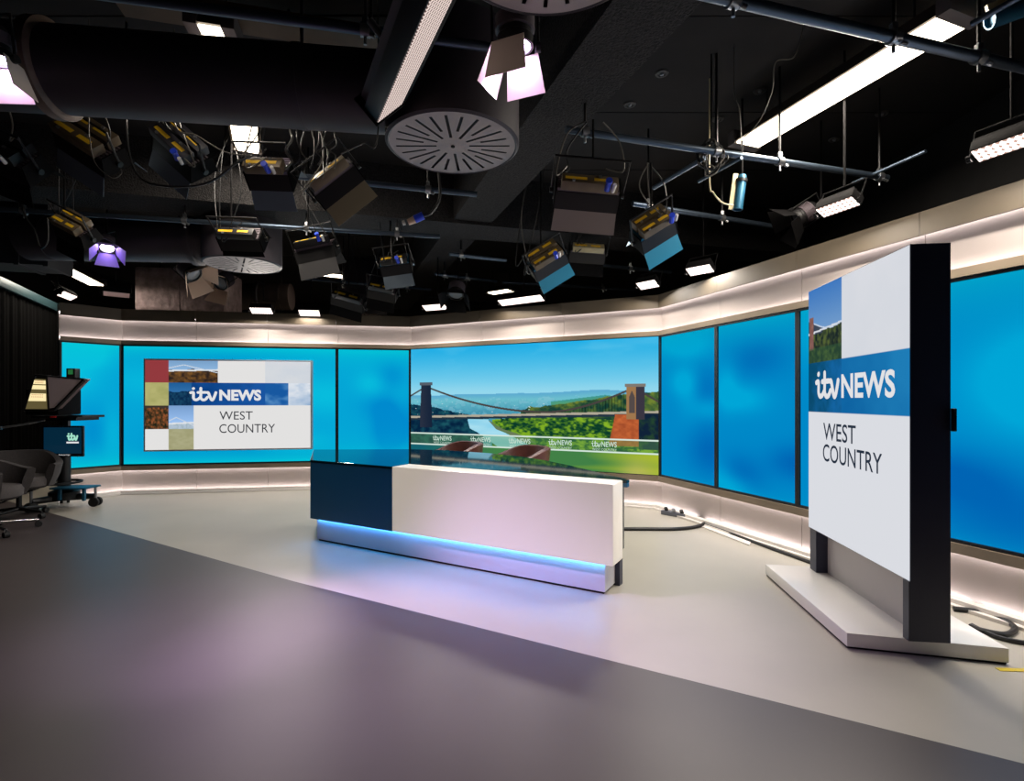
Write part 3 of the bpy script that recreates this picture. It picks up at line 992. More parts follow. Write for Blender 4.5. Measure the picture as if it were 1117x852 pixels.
def duct(label, pa, pb, r, m_=DUCT, rings=(), name='air_duct', ring_m=None):
    pa, pb = Vector(pa), Vector(pb)
    t = thing(name, label, 'duct', Matrix.Translation(pa))
    d_ = pb - pa
    m = MB(); m.tube([(0, 0, 0), d_ * .5, d_], r, 40); m.build('tube', m_, t)
    for k in rings:
        c = d_ * k; e = d_.normalized()
        m = MB(); m.tube([c - e * .045, c - e * .03, c + e * .03, c + e * .045], [r + .004, r + .035, r + .035, r + .004], 40); m.build('flange', ring_m or FLANGE, t)
    for k in (.12, .88):
        c = d_ * k
        m = MB(); m.tube([(c.x, c.y, c.z + r * .9), (c.x, c.y, CEIL_H - pa.z)], .012, 8); m.tube([c - d_.normalized() * .02, c + d_.normalized() * .02], r + .006, 40); m.build('hanger', m_, t)
    return t
d1 = duct('big round black duct crossing the upper left of the ceiling', (-5.5, 2.88, CH + 2.03), (-.80, 3.46, CH + 2.03), .245, rings=(.57,))
duct('round dark duct behind the hanging lamps, left of the small vent', (-5.6, 6.05, CH + 1.88), (-3.35, 6.17, CH + 1.88), .25, rings=(.84,), ring_m=DUCT)
duct('short round brownish duct high above the left of the set wall', at(225, 323, 10.6), at(318, 324, 10.8), .27, m_=mat('brown_duct', rgb(74, 62, 58), .6, var=.1), rings=(.62,), ring_m=DUCT)

def vent(label, px, py, Z, r, drum, rot=0.0, box=False):
    c = at(px, py, Z)
    t = thing('air_vent', label, 'vent', Matrix.Translation(c) @ Matrix.Rotation(rot, 4, 'Z'), 'round swirl vents in the ceiling')
    m = MB(); m.lathe([(0, drum), (r + .02, drum), (r + .02, .012), (r + .004, 0), (r - .004, .004), (r - .004, .03), (0, .03)], 64); m.build('drum', DUCT, t)
    # disc with radial slots cut right through
    m = MB()
    n = 24
    z = .004
    r0, r1 = r * .24, r - .005
    ring_in = [(r * .22 * math.cos(2 * PI * k / 96), r * .22 * math.sin(2 * PI * k / 96)) for k in range(96)]
    m._add([(x, y, z) for x, y in ring_in], [tuple(range(95, -1, -1))])
    pts = {}
    v, f = [], []
    def V(x, y):
        v.append((x, y, z)); return len(v) - 1
    for k in range(n):
        a = 2 * PI * k / n
        long_ = k % 2 == 0
        s0_, s1_ = (r * .26, r * .90) if long_ else (r * .46, r * .88)
        hw = r * .022
        ea = PI / n
        ca, sa = math.cos(a), math.sin(a)
        R = lambda rad, w: (rad * ca - w * sa, rad * sa + w * ca)
        P = lambda rad, da: (rad * math.cos(a + da), rad * math.sin(a + da))
        # wedge either side of the slot
        for sgn in (-1, 1):
            i0 = V(*P(r * .22, sgn * ea)); i1 = V(*P(r1, sgn * ea)); i2 = V(*R(s1_, sgn * hw)); i3 = V(*R(s0_, sgn * hw))
            f.append((i0, i1, i2, i3) if sgn < 0 else (i3, i2, i1, i0))
            # outer and inner caps
            j0 = V(*P(r1, sgn * ea)); j1 = V(*P(r1, sgn * ea * .5)); j2 = V(*P(r1, 0)); j3 = V(*R(s1_, 0)); j4 = V(*R(s1_, sgn * hw))
            f.append((j0, j1, j2, j3, j4) if sgn < 0 else (j4, j3, j2, j1, j0))
            j0 = V(*P(r * .22, sgn * ea)); j1 = V(*R(s0_, sgn * hw)); j2 = V(*R(s0_, 0)); j3 = V(*P(r * .22, 0))
            f.append((j0, j1, j2, j3) if sgn < 0 else (j3, j2, j1, j0))
    m._add(v, f)
    m.build('slotted_disc', VENTW, t, smooth=False)
    m = MB(); m.tube([(0, 0, .006), (0, 0, -.004)], r * .03, 12); m.build('screw', GAP, t)
    return t
vent('round slotted vent in the middle of the ceiling, under the big duct', 494, 160, 3.32, .40, .62)
vent('round slotted vent cut off by the top edge of the photo', 602, -76, 1.81, .40, .62)
vent('small round slotted vent left of centre, above the framed screen', 265, 290, 6.08, .40, .60)
vent('far round slotted vent just above the set wall, left of its corner', 398, 346, 10.1, .40, 1.0)

# rectangular ducts
m = MB(); m.box(-2.0, 0, 0, .5, 0, .85); m.box(-.32, -.27, -.02, .52, -.02, .87); m.box(-.02, .03, -.02, .52, -.02, .87); m.box(-1.0, -.97, .2, .23, .85, CEIL_H - CH - 1.66); m.box(-.2, -.17, .2, .23, .85, CEIL_H - CH - 1.66)
M = wallframe(at(50, 291, 6.4).xy, (.97, .24), CH + 1.66)
tag(m.build('air_duct', GALV, None, smooth=False, M=M), 'grey rectangular duct above the black curtain at the left edge', 'duct')
c = at(196, 316, 8.9)
wd = thing('wrapped_duct', 'duct wrapped in crumpled mauve foil above the set wall at the left', 'duct', Matrix.Translation(c) @ Matrix.Rotation(.12, 4, 'Z'))
m = MB(); m.box(-.72, .72, 0, .8, -.36, .38, bev=.05); m.box(-.02, .0, -.006, .81, -.365, .385); m.build('foil_body', FOIL, wd)
for x in (-.5, .5):
    m = MB(); m.box(x - .015, x + .015, .38, .42, .37, CEIL_H - c.z); m.build('hanger', BLACK, wd)

# little round ceiling discs
for k, (px, py, lab) in enumerate(((722, 80, 'small round ceiling disc right of the diagonal beam, the higher one'), (687, 114, 'small round ceiling disc right of the diagonal beam, the lower one'), (962, 124, 'small round ceiling disc below the long tube light'), (910, 152, 'small round ceiling disc between tube light and lower pipe'), (829, 99, 'small round ceiling disc left of the long tube light'), (783, 130, 'small round ceiling disc above the pipe clutter'))):
    c = on_h(px, py, CEIL_H - .004)
    t = thing('ceiling_disc', lab, 'ceiling fitting', Matrix.Translation((c.x, c.y, CEIL_H)), 'small round discs on the black ceiling')
    m = MB(); m.lathe([(0, 0), (.055, 0), (.05, -.012), (.03, -.014), (.028, -.006), (0, -.006)], 20); m.build('rim', mat('disc_grey', rgb(58, 56, 54), .5), t)
    m = MB(); m.lathe([(0, -.006), (.018, -.006), (.012, -.02), (0, -.022)], 12); m.build('core', SILVER, t)

# ================================================================== LIGHTING GRID
PH = CH + 1.9
def pipe(label, p0, p1, h=PH, r=.025, ext0=0, ext1=0, m_=PIPE, clamps=()):
    a, b = on_h(p0[0], p0[1], h), on_h(p1[0], p1[1], h)
    d_ = (b - a).normalized()
    a, b = a - d_ * ext0, b + d_ * ext1
    t = thing('lighting_pipe', label, 'pipe', Matrix.Translation(a), 'steel pipes of the lighting grid')
    L = (b - a).length
    m = MB(); m.tube([(0, 0, 0), b - a], r, 14); m.build('tube', m_, t)
    for k in clamps:
        c = (b - a) * k
        e = d_
        m = MB()
        m.tube([c - e * .025, c + e * .025], r + .010, 14)
        m.box(-.014, .014, -.014, .014, r, r + .045, Matrix.Translation(c)); m.tube([c + Vector((0, 0, -r - .012)), c + Vector((0, 0, -r - .05))], .009, 8)
        m.tube([c + Vector((.03, -.02, -r - .01)), c + Vector((.055, -.02, -r - .02))], .012, 8)
        cl = m.build('clamp', SILVER, t)
        m = MB(); m.tube([c + Vector((0, 0, r + .04)), Vector((c.x, c.y, CEIL_H - a.z))], .010, 8); m.build('hanger_rod', BLACK, cl)
    return t
pipe('steel pipe crossing in front of the long tube light at the top right', (772, -6), (1117, 74), r=.029, ext0=.3, ext1=1.0, clamps=(.13, .42, .60, .93))
pipe('steel pipe under the lower end of the long tube light', (617, 141), (968, 194), clamps=(.05, .42, .62, .97))
pipe('teal lit steel pipe right of the blue cylinder lamp', (690, 222), (845, 247), clamps=(.1, .6))
pipe('thin steel pipe below the lamp with the lit white top', (640, 288), (732, 297), clamps=(.5,))
pipe('steel pipe just above the set wall right of the bridge screen corner', (548, 308), (692, 316), clamps=(.3, .75))
pipe('short steel pipe left of the tilted lamp above the bridge screen', (490, 277), (552, 284), clamps=(.2,))
pipe('thin steel pipe above the middle of the bridge screen', (474, 299), (542, 307), clamps=(.15, .5))
pipe('steel pipe passing under the middle round vent', (400, 200), (520, 212), ext0=.8, clamps=(.75,))
pipe('faint dark pipe crossing behind the top of the big LED batten', (236, 11), (545, 53), ext0=2.5, ext1=.1, clamps=(.3, .8))
pipe('steel pipe behind the big duct carrying the lamps at the upper left', (-20, 84), (372, 120), h=CH + 2.32, ext0=.6, ext1=.5, clamps=(.1, .5, .9))
pipe('steel pipe carrying the dark lamps above the framed screen', (60, 232), (480, 258), ext0=1.0, clamps=(.15, .45, .7, .9))
pipe('steel pipe far back above the left set wall corner', (330, 304), (470, 316), clamps=(.3, .8))
# pipes running in depth
pipe('thin diagonal pipe from the pipe clutter down to the tilted lamp', (713, 205), (769, 172), h=PH - .05, r=.018)
pipe('bright thin diagonal pipe below the end of the long tube light', (762, 198), (809, 172), h=PH - .06, r=.014)
pipe('bright thin diagonal pipe at the top right corner', (1060, 26), (1117, -6), h=PH + .1, r=.016, ext1=.5)
pipe('thin diagonal pipe beside the lit panel at the right', (930, 200), (1010, 165), h=PH, r=.014)

a, b = on_h(128, 6, CH + 2.5), on_h(478, 60, CH + 2.5)
M = wallframe((a.x, a.y), (b.x - a.x, b.y - a.y), CH + 2.5)
L = (b - a).length
tr_ = thing('cable_tray', 'long brown cable tray above the big duct at the top left', 'tray', M)
m = MB(); m.box(0, L, -.10, .10, 0, .008); m.box(0, L, -.10, -.094, .008, .07); m.box(0, L, .094, .10, .008, .07); m.build('channel', mat('tray_brown', rgb(92, 72, 52), .6, var=.15), tr_, smooth=False)
for k in (.1, .5, .9):
    m = MB(); m.tube([(L * k, 0, .008), (L * k, 0, CEIL_H - CH - 2.5)], .008, 8); m.build('hanger', BLACKM, tr_)
# ------------------------------------------------------------------ lamp builders
def to_ceiling(root, M, parent, name='hanger', r=.008, h=CEIL_H, off=(0, 0, 0)):
    """upright tube from the lamp's yoke to the ceiling"""
    o = M @ Vector(off)
    inv = M.inverted()
    m = MB(); m.tube([inv @ o, inv @ Vector((o.x, o.y, h))], r, 8)
    return m.build(name, BLACKM, parent)

def yoke(w, hgt, r=.01):
    m = MB()
    m.tube([(-w, 0, 0), (-w, 0, hgt), (w, 0, hgt), (w, 0, 0)], r, 8)
    m.tube([(-w - .012, 0, 0), (-w + .012, 0, 0)], .022, 10); m.tube([(w - .012, 0, 0), (w + .012, 0, 0)], .022, 10)
    return m

def tube_light(label, p0, p1, h, width=.20, power=0.0, end_boxes=True, gap=0.0):
    a, b = on_h(p0[0], p0[1], h), on_h(p1[0], p1[1], h)
    L = (b - a).length
    M = wallframe(((a.x + b.x) / 2, (a.y + b.y) / 2), (b.x - a.x, b.y - a.y), h)
    t = thing('tube_light', label, 'light', M, 'bright white tube lights near the ceiling')
    m = MB(); w = width / 2
    m.prism([(-w - .02, .0), (-w + .02, .10), (w - .02, .10), (w + .02, .0)], -L / 2, L / 2, Matrix(((0, 0, 1, 0), (1, 0, 0, 0), (0, 1, 0, 0), (0, 0, 0, 1))))
    m.build('housing', mat('lamp_housing_brown', rgb(64, 54, 46), .5), t, smooth=False)
    m = MB(); m.box(-L / 2 + .01, L / 2 - .01, -w, w, -.014, .0, bev=.004); m.build('diffuser', TUBEHOT, t, smooth=False)
    if end_boxes:
        for s_ in (-1, 1):
            m = MB(); m.box(s_ * L / 2 - .04, s_ * L / 2 + .04, -w - .03, w + .03, -.02, .105, bev=.004); m.build('end_cap', mat('end_cap_grey', rgb(90, 84, 84), .5), t)
    for s_ in (-.35, .35):
        m = MB(); m.tube([(s_ * L, 0, .10), (s_ * L, 0, CEIL_H - h)], .008, 8); m.build('hanger', BLACK, t)
    if power:
        area_light('tube_light_glow', Matrix.Translation((M.translation.x, M.translation.y, h - .03)) @ M.to_3x3().to_4x4(), L, width, power, (1, .90, .78))
    return t
tube_light('long bright tube light at the upper right of the ceiling', (1047, 18), (812, 159), CH + 2.3, .25, 90)
tube_light('bright tube light above the black curtain at the left', (50, 283), (106, 311), CH + 1.95, .20, 25)
tube_light('bright tube light below the big duct, upper left of centre', (262, 104), (270, 166), CH + 2.48, .22, 45)
tube_light('bright tube light glimpsed above the big duct at the top left', (213, 34), (253, 40), CH + 2.40, .16, 4)
tube_light('far bright tube light above the left set wall, behind hanging clutter', (350, 299), (398, 304), CH + 2.5, .20, 10)
tube_light('far bright tube light above the bridge screen, seen end on', (534, 320), (560, 316), CH + 2.2, .2, 4)

def led_panel(label, p0, p1, h, depth_w, facing, power, lit=HONEY, body=.07, L=None, hang=True):
    a, b = on_h(p0[0], p0[1], h), on_h(p1[0], p1[1], h)
    ln = (b - a).length
    c = (a + b) / 2
    M = frame_x(c, b - a, facing)
    t = thing('led_panel_light', label, 'light', M, 'honeycomb LED panel lights around the set')
    w = depth_w / 2
    m = MB(); m.box(-ln / 2, ln / 2, -w, w, .004, body, bev=.006)
    for k in range(5):
        y = -w + depth_w * (k + .5) / 5
        m.box(-ln / 2 + .01, ln / 2 - .01, y - .006, y + .006, body, body + .02)
    m.build('housing', BLACKM, t)
    m = MB(); m.box(-ln / 2 + .008, ln / 2 - .008, -w + .008, w - .008, 0, .004); m.build('honeycomb_face', lit, t, smooth=False)
    m = yoke(ln / 2 + .02, .0 + body + .12, .006); m.build('yoke', BLACKM, t)
    if hang:
        to_ceiling(t, M, t, off=(0, 0, body + .12))
    if power:
        L_ = area_light('panel_glow', M @ Matrix.Translation((0, 0, -.012)), ln, depth_w, power, (1, .92, .83))
    return t
tgt = Vector((-.6, 4.6, .6))
def aim(px, py, h, k=.55):
    c = on_h(px, py, h); v = (tgt - c); v.normalize()
    return v * k + Vector((0, 0, -1)) * (1 - k)
led_panel('lit honeycomb LED panel at the right edge, above the set wall', (1062, 172), (1135, 147), CH + 1.45, .12, aim(1090, 160, CH + 1.45), 26)
led_panel('lit honeycomb LED panel above the totem screen', (893.5, 233.5), (934.5, 219), CH + 1.45, .12, aim(913, 226, CH + 1.45), 26)
led_panel('lit honeycomb LED panel above the second blue panel right of the bridge', (750, 297.5), (777, 292.5), CH + 1.40, .14, aim(763, 295, CH + 1.40), 21)
led_panel('lit honeycomb LED panel above the first blue panel right of the bridge', (696, 313), (717, 309), CH + 1.40, .14, aim(706, 311, CH + 1.40), 21)
led_panel('longest lit honeycomb LED panel above the bridge screen', (545, 331), (592, 325), CH + 1.37, .14, aim(568, 328, CH + 1.37), 26)
led_panel('lit honeycomb LED panel above the left end of the bridge screen', (462, 336.5), (487, 334.5), CH + 1.35, .14, aim(474, 335, CH + 1.35), 21)
led_panel('lit honeycomb LED panel above the framed screen, the right of two', (326, 341.5), (349, 342), CH + 1.32, .14, aim(338, 341, CH + 1.35), 21)
led_panel('lit honeycomb LED panel above the framed screen, the left of two', (273, 339), (297, 339.5), CH + 1.32, .14, aim(285, 339, CH + 1.35), 21)
led_panel('small lit LED panel above the top of the black curtain', (66, 320), (81, 326), CH + 1.45, .12, (.6, -.2, -.7), 0)
led_panel('unlit pale LED panel beside the curtain rail above the leftmost cyan panel', (112, 320), (142, 323), CH + 1.5, .16, (.2, -.2, -1), 0, lit=mat('unlit_panel_pink', rgb(190, 160, 155), .5))
# the big batten
Lv = Vector((-.44, .90, 0)).normalized()
Wv = (Vector((.90, .44, 0)).normalized() * .7 + Vector((0, 0, .714))).normalized()
Nf = Vector((.64, .31, -.70)).normalized()
c0 = at(425, 124, 2.85)
Lb = 1.02
cc = c0 - Lv * Lb / 2
M = frame(cc, Lv, Nf)
bt = thing('led_batten', 'long dark LED batten with dim honeycomb face hanging near the top centre', 'light', M)
m = MB(); m.box(-Lb / 2, Lb / 2, -.10, .10, .004, .10, bev=.008)
m.box(-Lb / 2, Lb / 2, -.13, -.10, .0, .03); m.build('housing', BLACK, bt)
m = MB()
for k in range(3):
    y = -.085 + k * .06
    m.box(-Lb / 2 + .01, Lb / 2 - .01, y, y + .035, .10, .15)
m.build('heat_sink', FIN, bt, smooth=False)
m = MB(); m.box(-Lb / 2 + .008, Lb / 2 - .008, -.092, .092, 0, .004); m.build('honeycomb_face', HONEYD, bt, smooth=False)
for s_ in (-1, 1):
    m = MB(); m.box(s_ * Lb / 2 - .006, s_ * Lb / 2 + .006, -.11, .11, -.01, .16, bev=.003); m.build('end_plate', BLACKM, bt)
m = MB(); m.tube([(.1, 0, .15), (.1, 0, .26)], .018, 10); m.build('bracket', SILVER, bt)
to_ceiling(bt, M, bt, off=(.1, 0, .25))

def spot(label, px, py, Z, target, flap_m, lit=None, r=.085, ln=.22, roll=0.0, doors=(35, 35, 35, 35), hang=True, flap=.17, xdir=(1, 0, 0), flare=.28):
    c = at(px, py, Z)
    M = frame(c, xdir, Vector(target) - c)
    t = thing('spotlight', label, 'light', M, 'studio spotlights with barn doors')
    m = MB(); m.lathe([(0, ln), (r * .8, ln), (r, ln - .03), (r, .05), (r * 1.12, .04), (r * 1.12, 0), (r * .96, 0), (r * .96, .02), (0, .02)], 32); m.build('housing', BLACK, t)
    m = MB()
    for k in range(8):
        z = .07 + k * (ln - .11) / 8
        m.lathe([(r, z), (r + .016, z), (r + .016, z + .006), (r, z + .006)], 28, close=True)
    m.build('cooling_fins', FIN, t)
    m = MB(); m.lathe([(0, .0), (r * .6, .004), (r * .93, .016)], 28); m.build('lens', lit or OFFLENS, t)
    for k in range(4):
        if doors[k] is None:
            continue
        ang = math.radians(doors[k])
        wd = r * 1.05 if k % 2 == 0 else r * 1.05
        R = Matrix.Rotation(k * PI / 2 + roll, 4, 'Z')
        y0, z0_ = r * 1.1, 0
        y1, z1_ = y0 + flap * math.sin(ang), -flap * math.cos(ang)
        wt = wd + flap * flare
        q = [R @ Vector(p_) for p_ in ((-wd, y0, z0_), (wd, y0, z0_), (wt, y1, z1_), (-wt, y1, z1_))]
        m = MB(); m.slab(*q, .003); m.build('barn_door', flap_m, t, smooth=False)
    m = yoke(r + .03, ln + .06, .008); m.build('yoke', BLACK, t)
    if hang:
        to_ceiling(t, M, t, off=(0, 0, ln + .06))
    return t
FLAPL = mat('barn_door_pale', rgb(222, 204, 188), .6)
FLAPP = mat('barn_door_violet_lit', rgb(120, 104, 170), .5)  # violet lamp light on the doors is painted into their colour
spot('lit violet spotlight with open barn doors at the top centre', 562, 52, 2.40, (.06, 2.62, 0), FLAPL, PURPLE, r=.075, ln=.17, doors=(14, 22, 12, None), flap=.17, roll=-.42, flare=.12)
spot_light('violet_spot', at(562, 56, 2.42) + Vector((-.03, .03, -.06)), (-1.80, 3.15, 0), 1000, (.76, .56, 1.0), 34, 1.0)
spot('lit spotlight with violet barn door cut by the left edge', -4, 66, 2.75, (-2.5, 2.9, 0), FLAPL, PURPLE, r=.07, ln=.17, roll=.2, doors=(12, 12, None, 14), flap=.17, flare=.12)
spot_light('violet_spot', at(4, 90, 2.78) + Vector((.05, .05, -.06)), (-.5, 3.0, 0), 1000, (.70, .48, 1.0), 50, 1.0)
spot('violet lit spotlight below the ducts at the left, above the set wall', 117, 271, 5.6, (-3.2, 4.2, .2), FLAPP, PURPLE, r=.065, ln=.17, roll=.6, flap=.14)
spot('spotlight with tan barn doors beside the crumpled duct, the left one', 212, 300, 7.0, (-1.5, 6.5, .8), TANFLAP, None, r=.10, ln=.24, roll=.6, flap=.20)
spot('spotlight with tan barn doors under the small vent, the right one', 240, 309, 7.7, (-5, 4.0, .4), TANFLAP, None, r=.10, ln=.24, roll=.2, flap=.22)
spot('small black spotlight above the right set wall beside the lit panel', 868, 240, 5.0, (-1.5, 6, .3), BLACKM, BLACK, r=.08, ln=.2, roll=.3)
spot('black spotlight above the set wall left of the bridge screen', 497, 322, 7.3, (-1, 6, .5), BLACKM, None, r=.10, ln=.22)

def wire(pts, sub=8):
    P = [Vector(p) for p in pts]
    Q = []
    for i in range(len(P) - 1):
        a, b, c, d_ = P[max(i - 1, 0)], P[i], P[i + 1], P[min(i + 2, len(P) - 1)]
        for k in range(sub):
            t = k / sub
            Q.append(0.5 * ((2 * b) + (c - a) * t + (2 * a - 5 * b + 4 * c - d_) * t * t + (3 * b - a - 3 * c + d_) * t ** 3))
    Q.append(P[-1])
    return Q

def softlight(label, px, py, Z, w, phi, tau, top=CEIL_H, ballast=2, flaps=FLAP, fin=FIN, glass=None, seed=0, dep=.20, plug=True, labels=True, yaw=0.0, cables=3, flap_len=.15, bal_m=None):
    """floodlight: finned housing, ballast boxes on its back, yoke, plug, barn doors"""
    rnd = random.Random(seed)
    c = at(px, py, Z)
    ph, ta = math.radians(phi), math.radians(tau)
    xd = Vector((math.cos(ph), 0, -math.sin(ph)))
    dn = Vector((-math.sin(ph), 0, -math.cos(ph)))
    M = frame(c, xd, dn * math.cos(ta) + Vector((math.sin(yaw), math.cos(yaw), 0)) * math.sin(ta))
    t = thing('floodlight', label, 'light', M, 'floodlights hanging from the lighting grid')
    h, d2 = w / 2, dep / 2
    m = MB(); m.prism([(-d2, -.07), (d2, -.07), (d2 * .72, .05), (-d2 * .72, .05)], -h, h, Matrix(((0, 0, 1, 0), (1, 0, 0, 0), (0, 1, 0, 0), (0, 0, 0, 1))))
    m.build('housing', BLACK, t, smooth=False)
    m = MB()
    for k in range(7):
        y = -d2 * .68 + k * d2 * 1.36 / 7
        m.box(-h * .94, h * .94, y, y + d2 * .10, .05, .075)
    m.build('heat_sink', fin, t, smooth=False)
    for k in range(ballast):
        y0 = -d2 * .95 + k * (d2 * 1.0)
        m = MB(); m.box(-h * .85, h * .85, y0, y0 + d2 * .8, .078, .15, bev=.005); bx = m.build('ballast', bal_m or BALLAST, t)
        if labels:
            m = MB(); m.box(-h * .75, -h * .10, y0 + d2 * .25, y0 + d2 * .5, .15, .152); m.box(h * .12, h * .62, y0 + d2 * .25, y0 + d2 * .5, .15, .152)
            m.build('label_strip', YELLOW, bx, smooth=False)
        m = MB(); m.tube([(h * .3, y0 + d2 * .65, .15), (h * .3, y0 + d2 * .65, .158)], .012, 10); m.tube([(-h * .5, y0 + d2 * .12, .15), (-h * .5, y0 + d2 * .12, .158)], .012, 10)
        m.build('knob', SILVER, bx)
    for s_ in (-1, 1):
        m = MB(); m.prism([(-d2 * 1.02, -.075), (d2 * 1.02, -.075), (d2 * .74, .075), (-d2 * .74, .075)], s_ * h - .004, s_ * h + .004, Matrix(((0, 0, 1, 0), (1, 0, 0, 0), (0, 1, 0, 0), (0, 0, 0, 1))))
        m.build('end_plate', BLACKM, t, smooth=False)
    m = MB(); m.box(-h * .95, h * .95, -d2 * .93, d2 * .93, -.076, -.07); m.build('lens', glass or OFFLENS, t, smooth=False)
    for s_ in (-1, 1):
        y1 = s_ * (d2 + flap_len * .45); z1_ = -.07 - flap_len * .9
        m = MB(); m.slab((-h * .96, s_ * d2, -.07), (h * .96, s_ * d2, -.07), (h * 1.0, y1, z1_), (-h * 1.0, y1, z1_), .003); m.build('barn_door', flaps, t, smooth=False)
    m = yoke(h + .025, .26, .009); m.build('yoke', BLACK, t)
    to_ceiling(t, M, t, off=(0, 0, .26), h=top)
    inv = M.inverted()
    if plug:
        q = Vector((h * rnd.uniform(.2, .7), -d2 * 1.1, .12))
        m = MB(); m.tube([q, q + Vector((.0, -.01, .07))], [.020, .018], 12); m.tube([q + Vector((0, -.01, .07)), q + Vector((0, -.015, .085))], .023, 12); pl = m.build('plug', BLUE, t)
        m = MB(); m.tube([q + Vector((.04, 0, -.01)), q + Vector((.045, -.012, .055))], .013, 10); m.build('plug_tail', mat('white_plug', rgb(215, 212, 205), .5), pl)
    for k in range(cables):
        s0 = Vector((rnd.uniform(-h, h), rnd.uniform(-d2, d2), .15))
        wpt = M @ s0
        e = M @ Vector((0, 0, .26)); e = Vector((e.x + rnd.uniform(-.08, .08), e.y + rnd.uniform(-.03, .03), top - .01))
        lo = wpt + Vector((rnd.uniform(-.12, .12), rnd.uniform(-.1, .1), -rnd.uniform(.0, .12)))
        mid = (wpt + e) / 2 + Vector((rnd.uniform(-.12, .12), rnd.uniform(-.05, .05), rnd.uniform(-.15, .05)))
        m = MB(); m.tube([inv @ p_ for p_ in wire([wpt, lo, mid, e])], .0055, 6); m.build('power_cable', GREYCABLE if k % 2 == 0 and top < CEIL_H else CABLE, t)
    return t
softlight('floodlight with two tan yellow-labelled ballasts below the big duct, farthest left', 101, 160, 3.85, .42, 33, 58, top=CH + 2.3, seed=1, plug=False, dep=.26)
softlight('tilted floodlight with a bright yellow label bar, second from the left below the duct', 200, 166, 4.0, .40, 42, 60, top=CH + 2.3, seed=2, dep=.24, bal_m=mat('dark_ballast', rgb(34, 32, 40), .5))
softlight('upright floodlight with a violet grey finned back below the duct, beside the tube light', 297, 188, 4.1, .34, 2, 62, top=CH + 2.3, seed=3, dep=.26, fin=mat('violet_fin', rgb(104, 90, 112), .5, .2), ballast=1)
softlight('steeply tilted floodlight with a pale side plate, left of the middle vent', 367, 200, 4.2, .40, -38, 48, top=CH + 2.3, seed=4, plug=False, dep=.22, ballast=1, flaps=mat('flap_pale_lit', rgb(124, 114, 90), .5))
softlight('wide level floodlight with grey ribs and blue plug, right of the middle vent', 640, 210, 3.75, .46, 5, 56, top=PH, seed=5, dep=.24, ballast=1, flaps=mat('door_warm_grey', rgb(150, 138, 132), .5))
softlight('tilted floodlight with a teal barrel, above the second blue panel', 712, 252, 4.4, .34, -32, 58, top=PH, seed=6, dep=.22, fin=TEAL, flaps=mat('door_teal', rgb(36, 128, 160), .45, .2))
softlight('tilted floodlight with teal fins above the right half of the bridge screen', 596, 285, 5.6, .40, -32, 58, seed=7, dep=.26, fin=TEAL, flaps=mat('door_teal', rgb(36, 128, 160), .45, .2))
softlight('small floodlight with a pale lit top above the bridge screen', 640, 276, 6.4, .44, 4, 50, seed=8, plug=False, dep=.24, flaps=BLACKM, bal_m=mat('ballast_lit_tone', rgb(150, 140, 110), .4, .3), ballast=1)  # light on the lamp's top is painted as a paler ballast colour
softlight('black floodlight directly above the small round vent', 265, 260, 5.2, .42, 2, 60, seed=9, flap_len=.05, plug=False, dep=.22, flaps=BLACKM, ballast=1, bal_m=BLACK)
softlight('dark floodlight with large grey barn doors between small vent and far tube light', 346, 274, 5.6, .42, -12, 30, seed=10, dep=.26, flaps=mat('charcoal_flap', rgb(40, 39, 41), .6), ballast=1, bal_m=BLACK, flap_len=.17)
softlight('dark floodlight at the left edge with blue plugs, under the big duct', 16, 176, 3.7, .34, 22, 58, top=CH + 2.3, seed=11, dep=.22, bal_m=BLACK, flaps=BLACKM, labels=False)
softlight('dark floodlight with amber edges above the bright tube light at the left', 84, 252, 4.9, .30, 28, 56, seed=12, plug=False, dep=.22, bal_m=BALLAST, flaps=BLACKM)
softlight('black floodlight tangled in cables above the left part of the bridge screen', 432, 288, 6.2, .36, -8, 54, seed=13, dep=.24, fin=TEAL, flaps=FLAP, ballast=1, bal_m=BLACK, cables=5)
softlight('small black floodlight above the far left of the bridge screen, below the beam crossing', 418, 318, 7.4, .40, 12, 50, seed=14, plug=False, dep=.24, flaps=BLACKM, ballast=1, bal_m=BLACK)
softlight('black floodlight in the clutter beside the far tube light', 382, 326, 7.8, .5, 16, 52, seed=15, plug=False, dep=.3, flaps=BLACKM, ballast=1, bal_m=BLACK)

# teal cylinder lamps
def barrel(label, px, py, Z, d_, ln, r):
    c = at(px, py, Z)
    d_ = Vector(d_).normalized()
    M = frame(c, (0.2, 1, 0.1), d_)
    t = thing('cylinder_lamp', label, 'light', M)
    m = MB(); m.lathe([(0, ln / 2), (r * .8, ln / 2), (r, ln / 2 - .03), (r, -ln / 2), (r * .85, -ln / 2), (r * .8, -ln / 2 + .02), (0, -ln / 2 + .02)], 28); m.build('barrel', TEAL, t)
    m = MB(); m.tube([(0, 0, ln / 2 - .06), (0, 0, ln / 2 - .035)], r + .008, 24); m.build('band', BLACK, t)
    m = MB(); m.box(-.012, .012, -.02, .02, -ln / 2, ln / 2 + .01, Matrix.Translation((0, r + .014, 0))); m.build('side_rail', mat('cream_rail', rgb(205, 190, 150), .5), t)
    to_ceiling(t, M, t, off=(0, 0, ln / 2))
    return t
barrel('upright teal cylinder lamp hanging below the end of the long tube light', 807, 210, 4.6, (-.12, .05, -1), .30, .042)

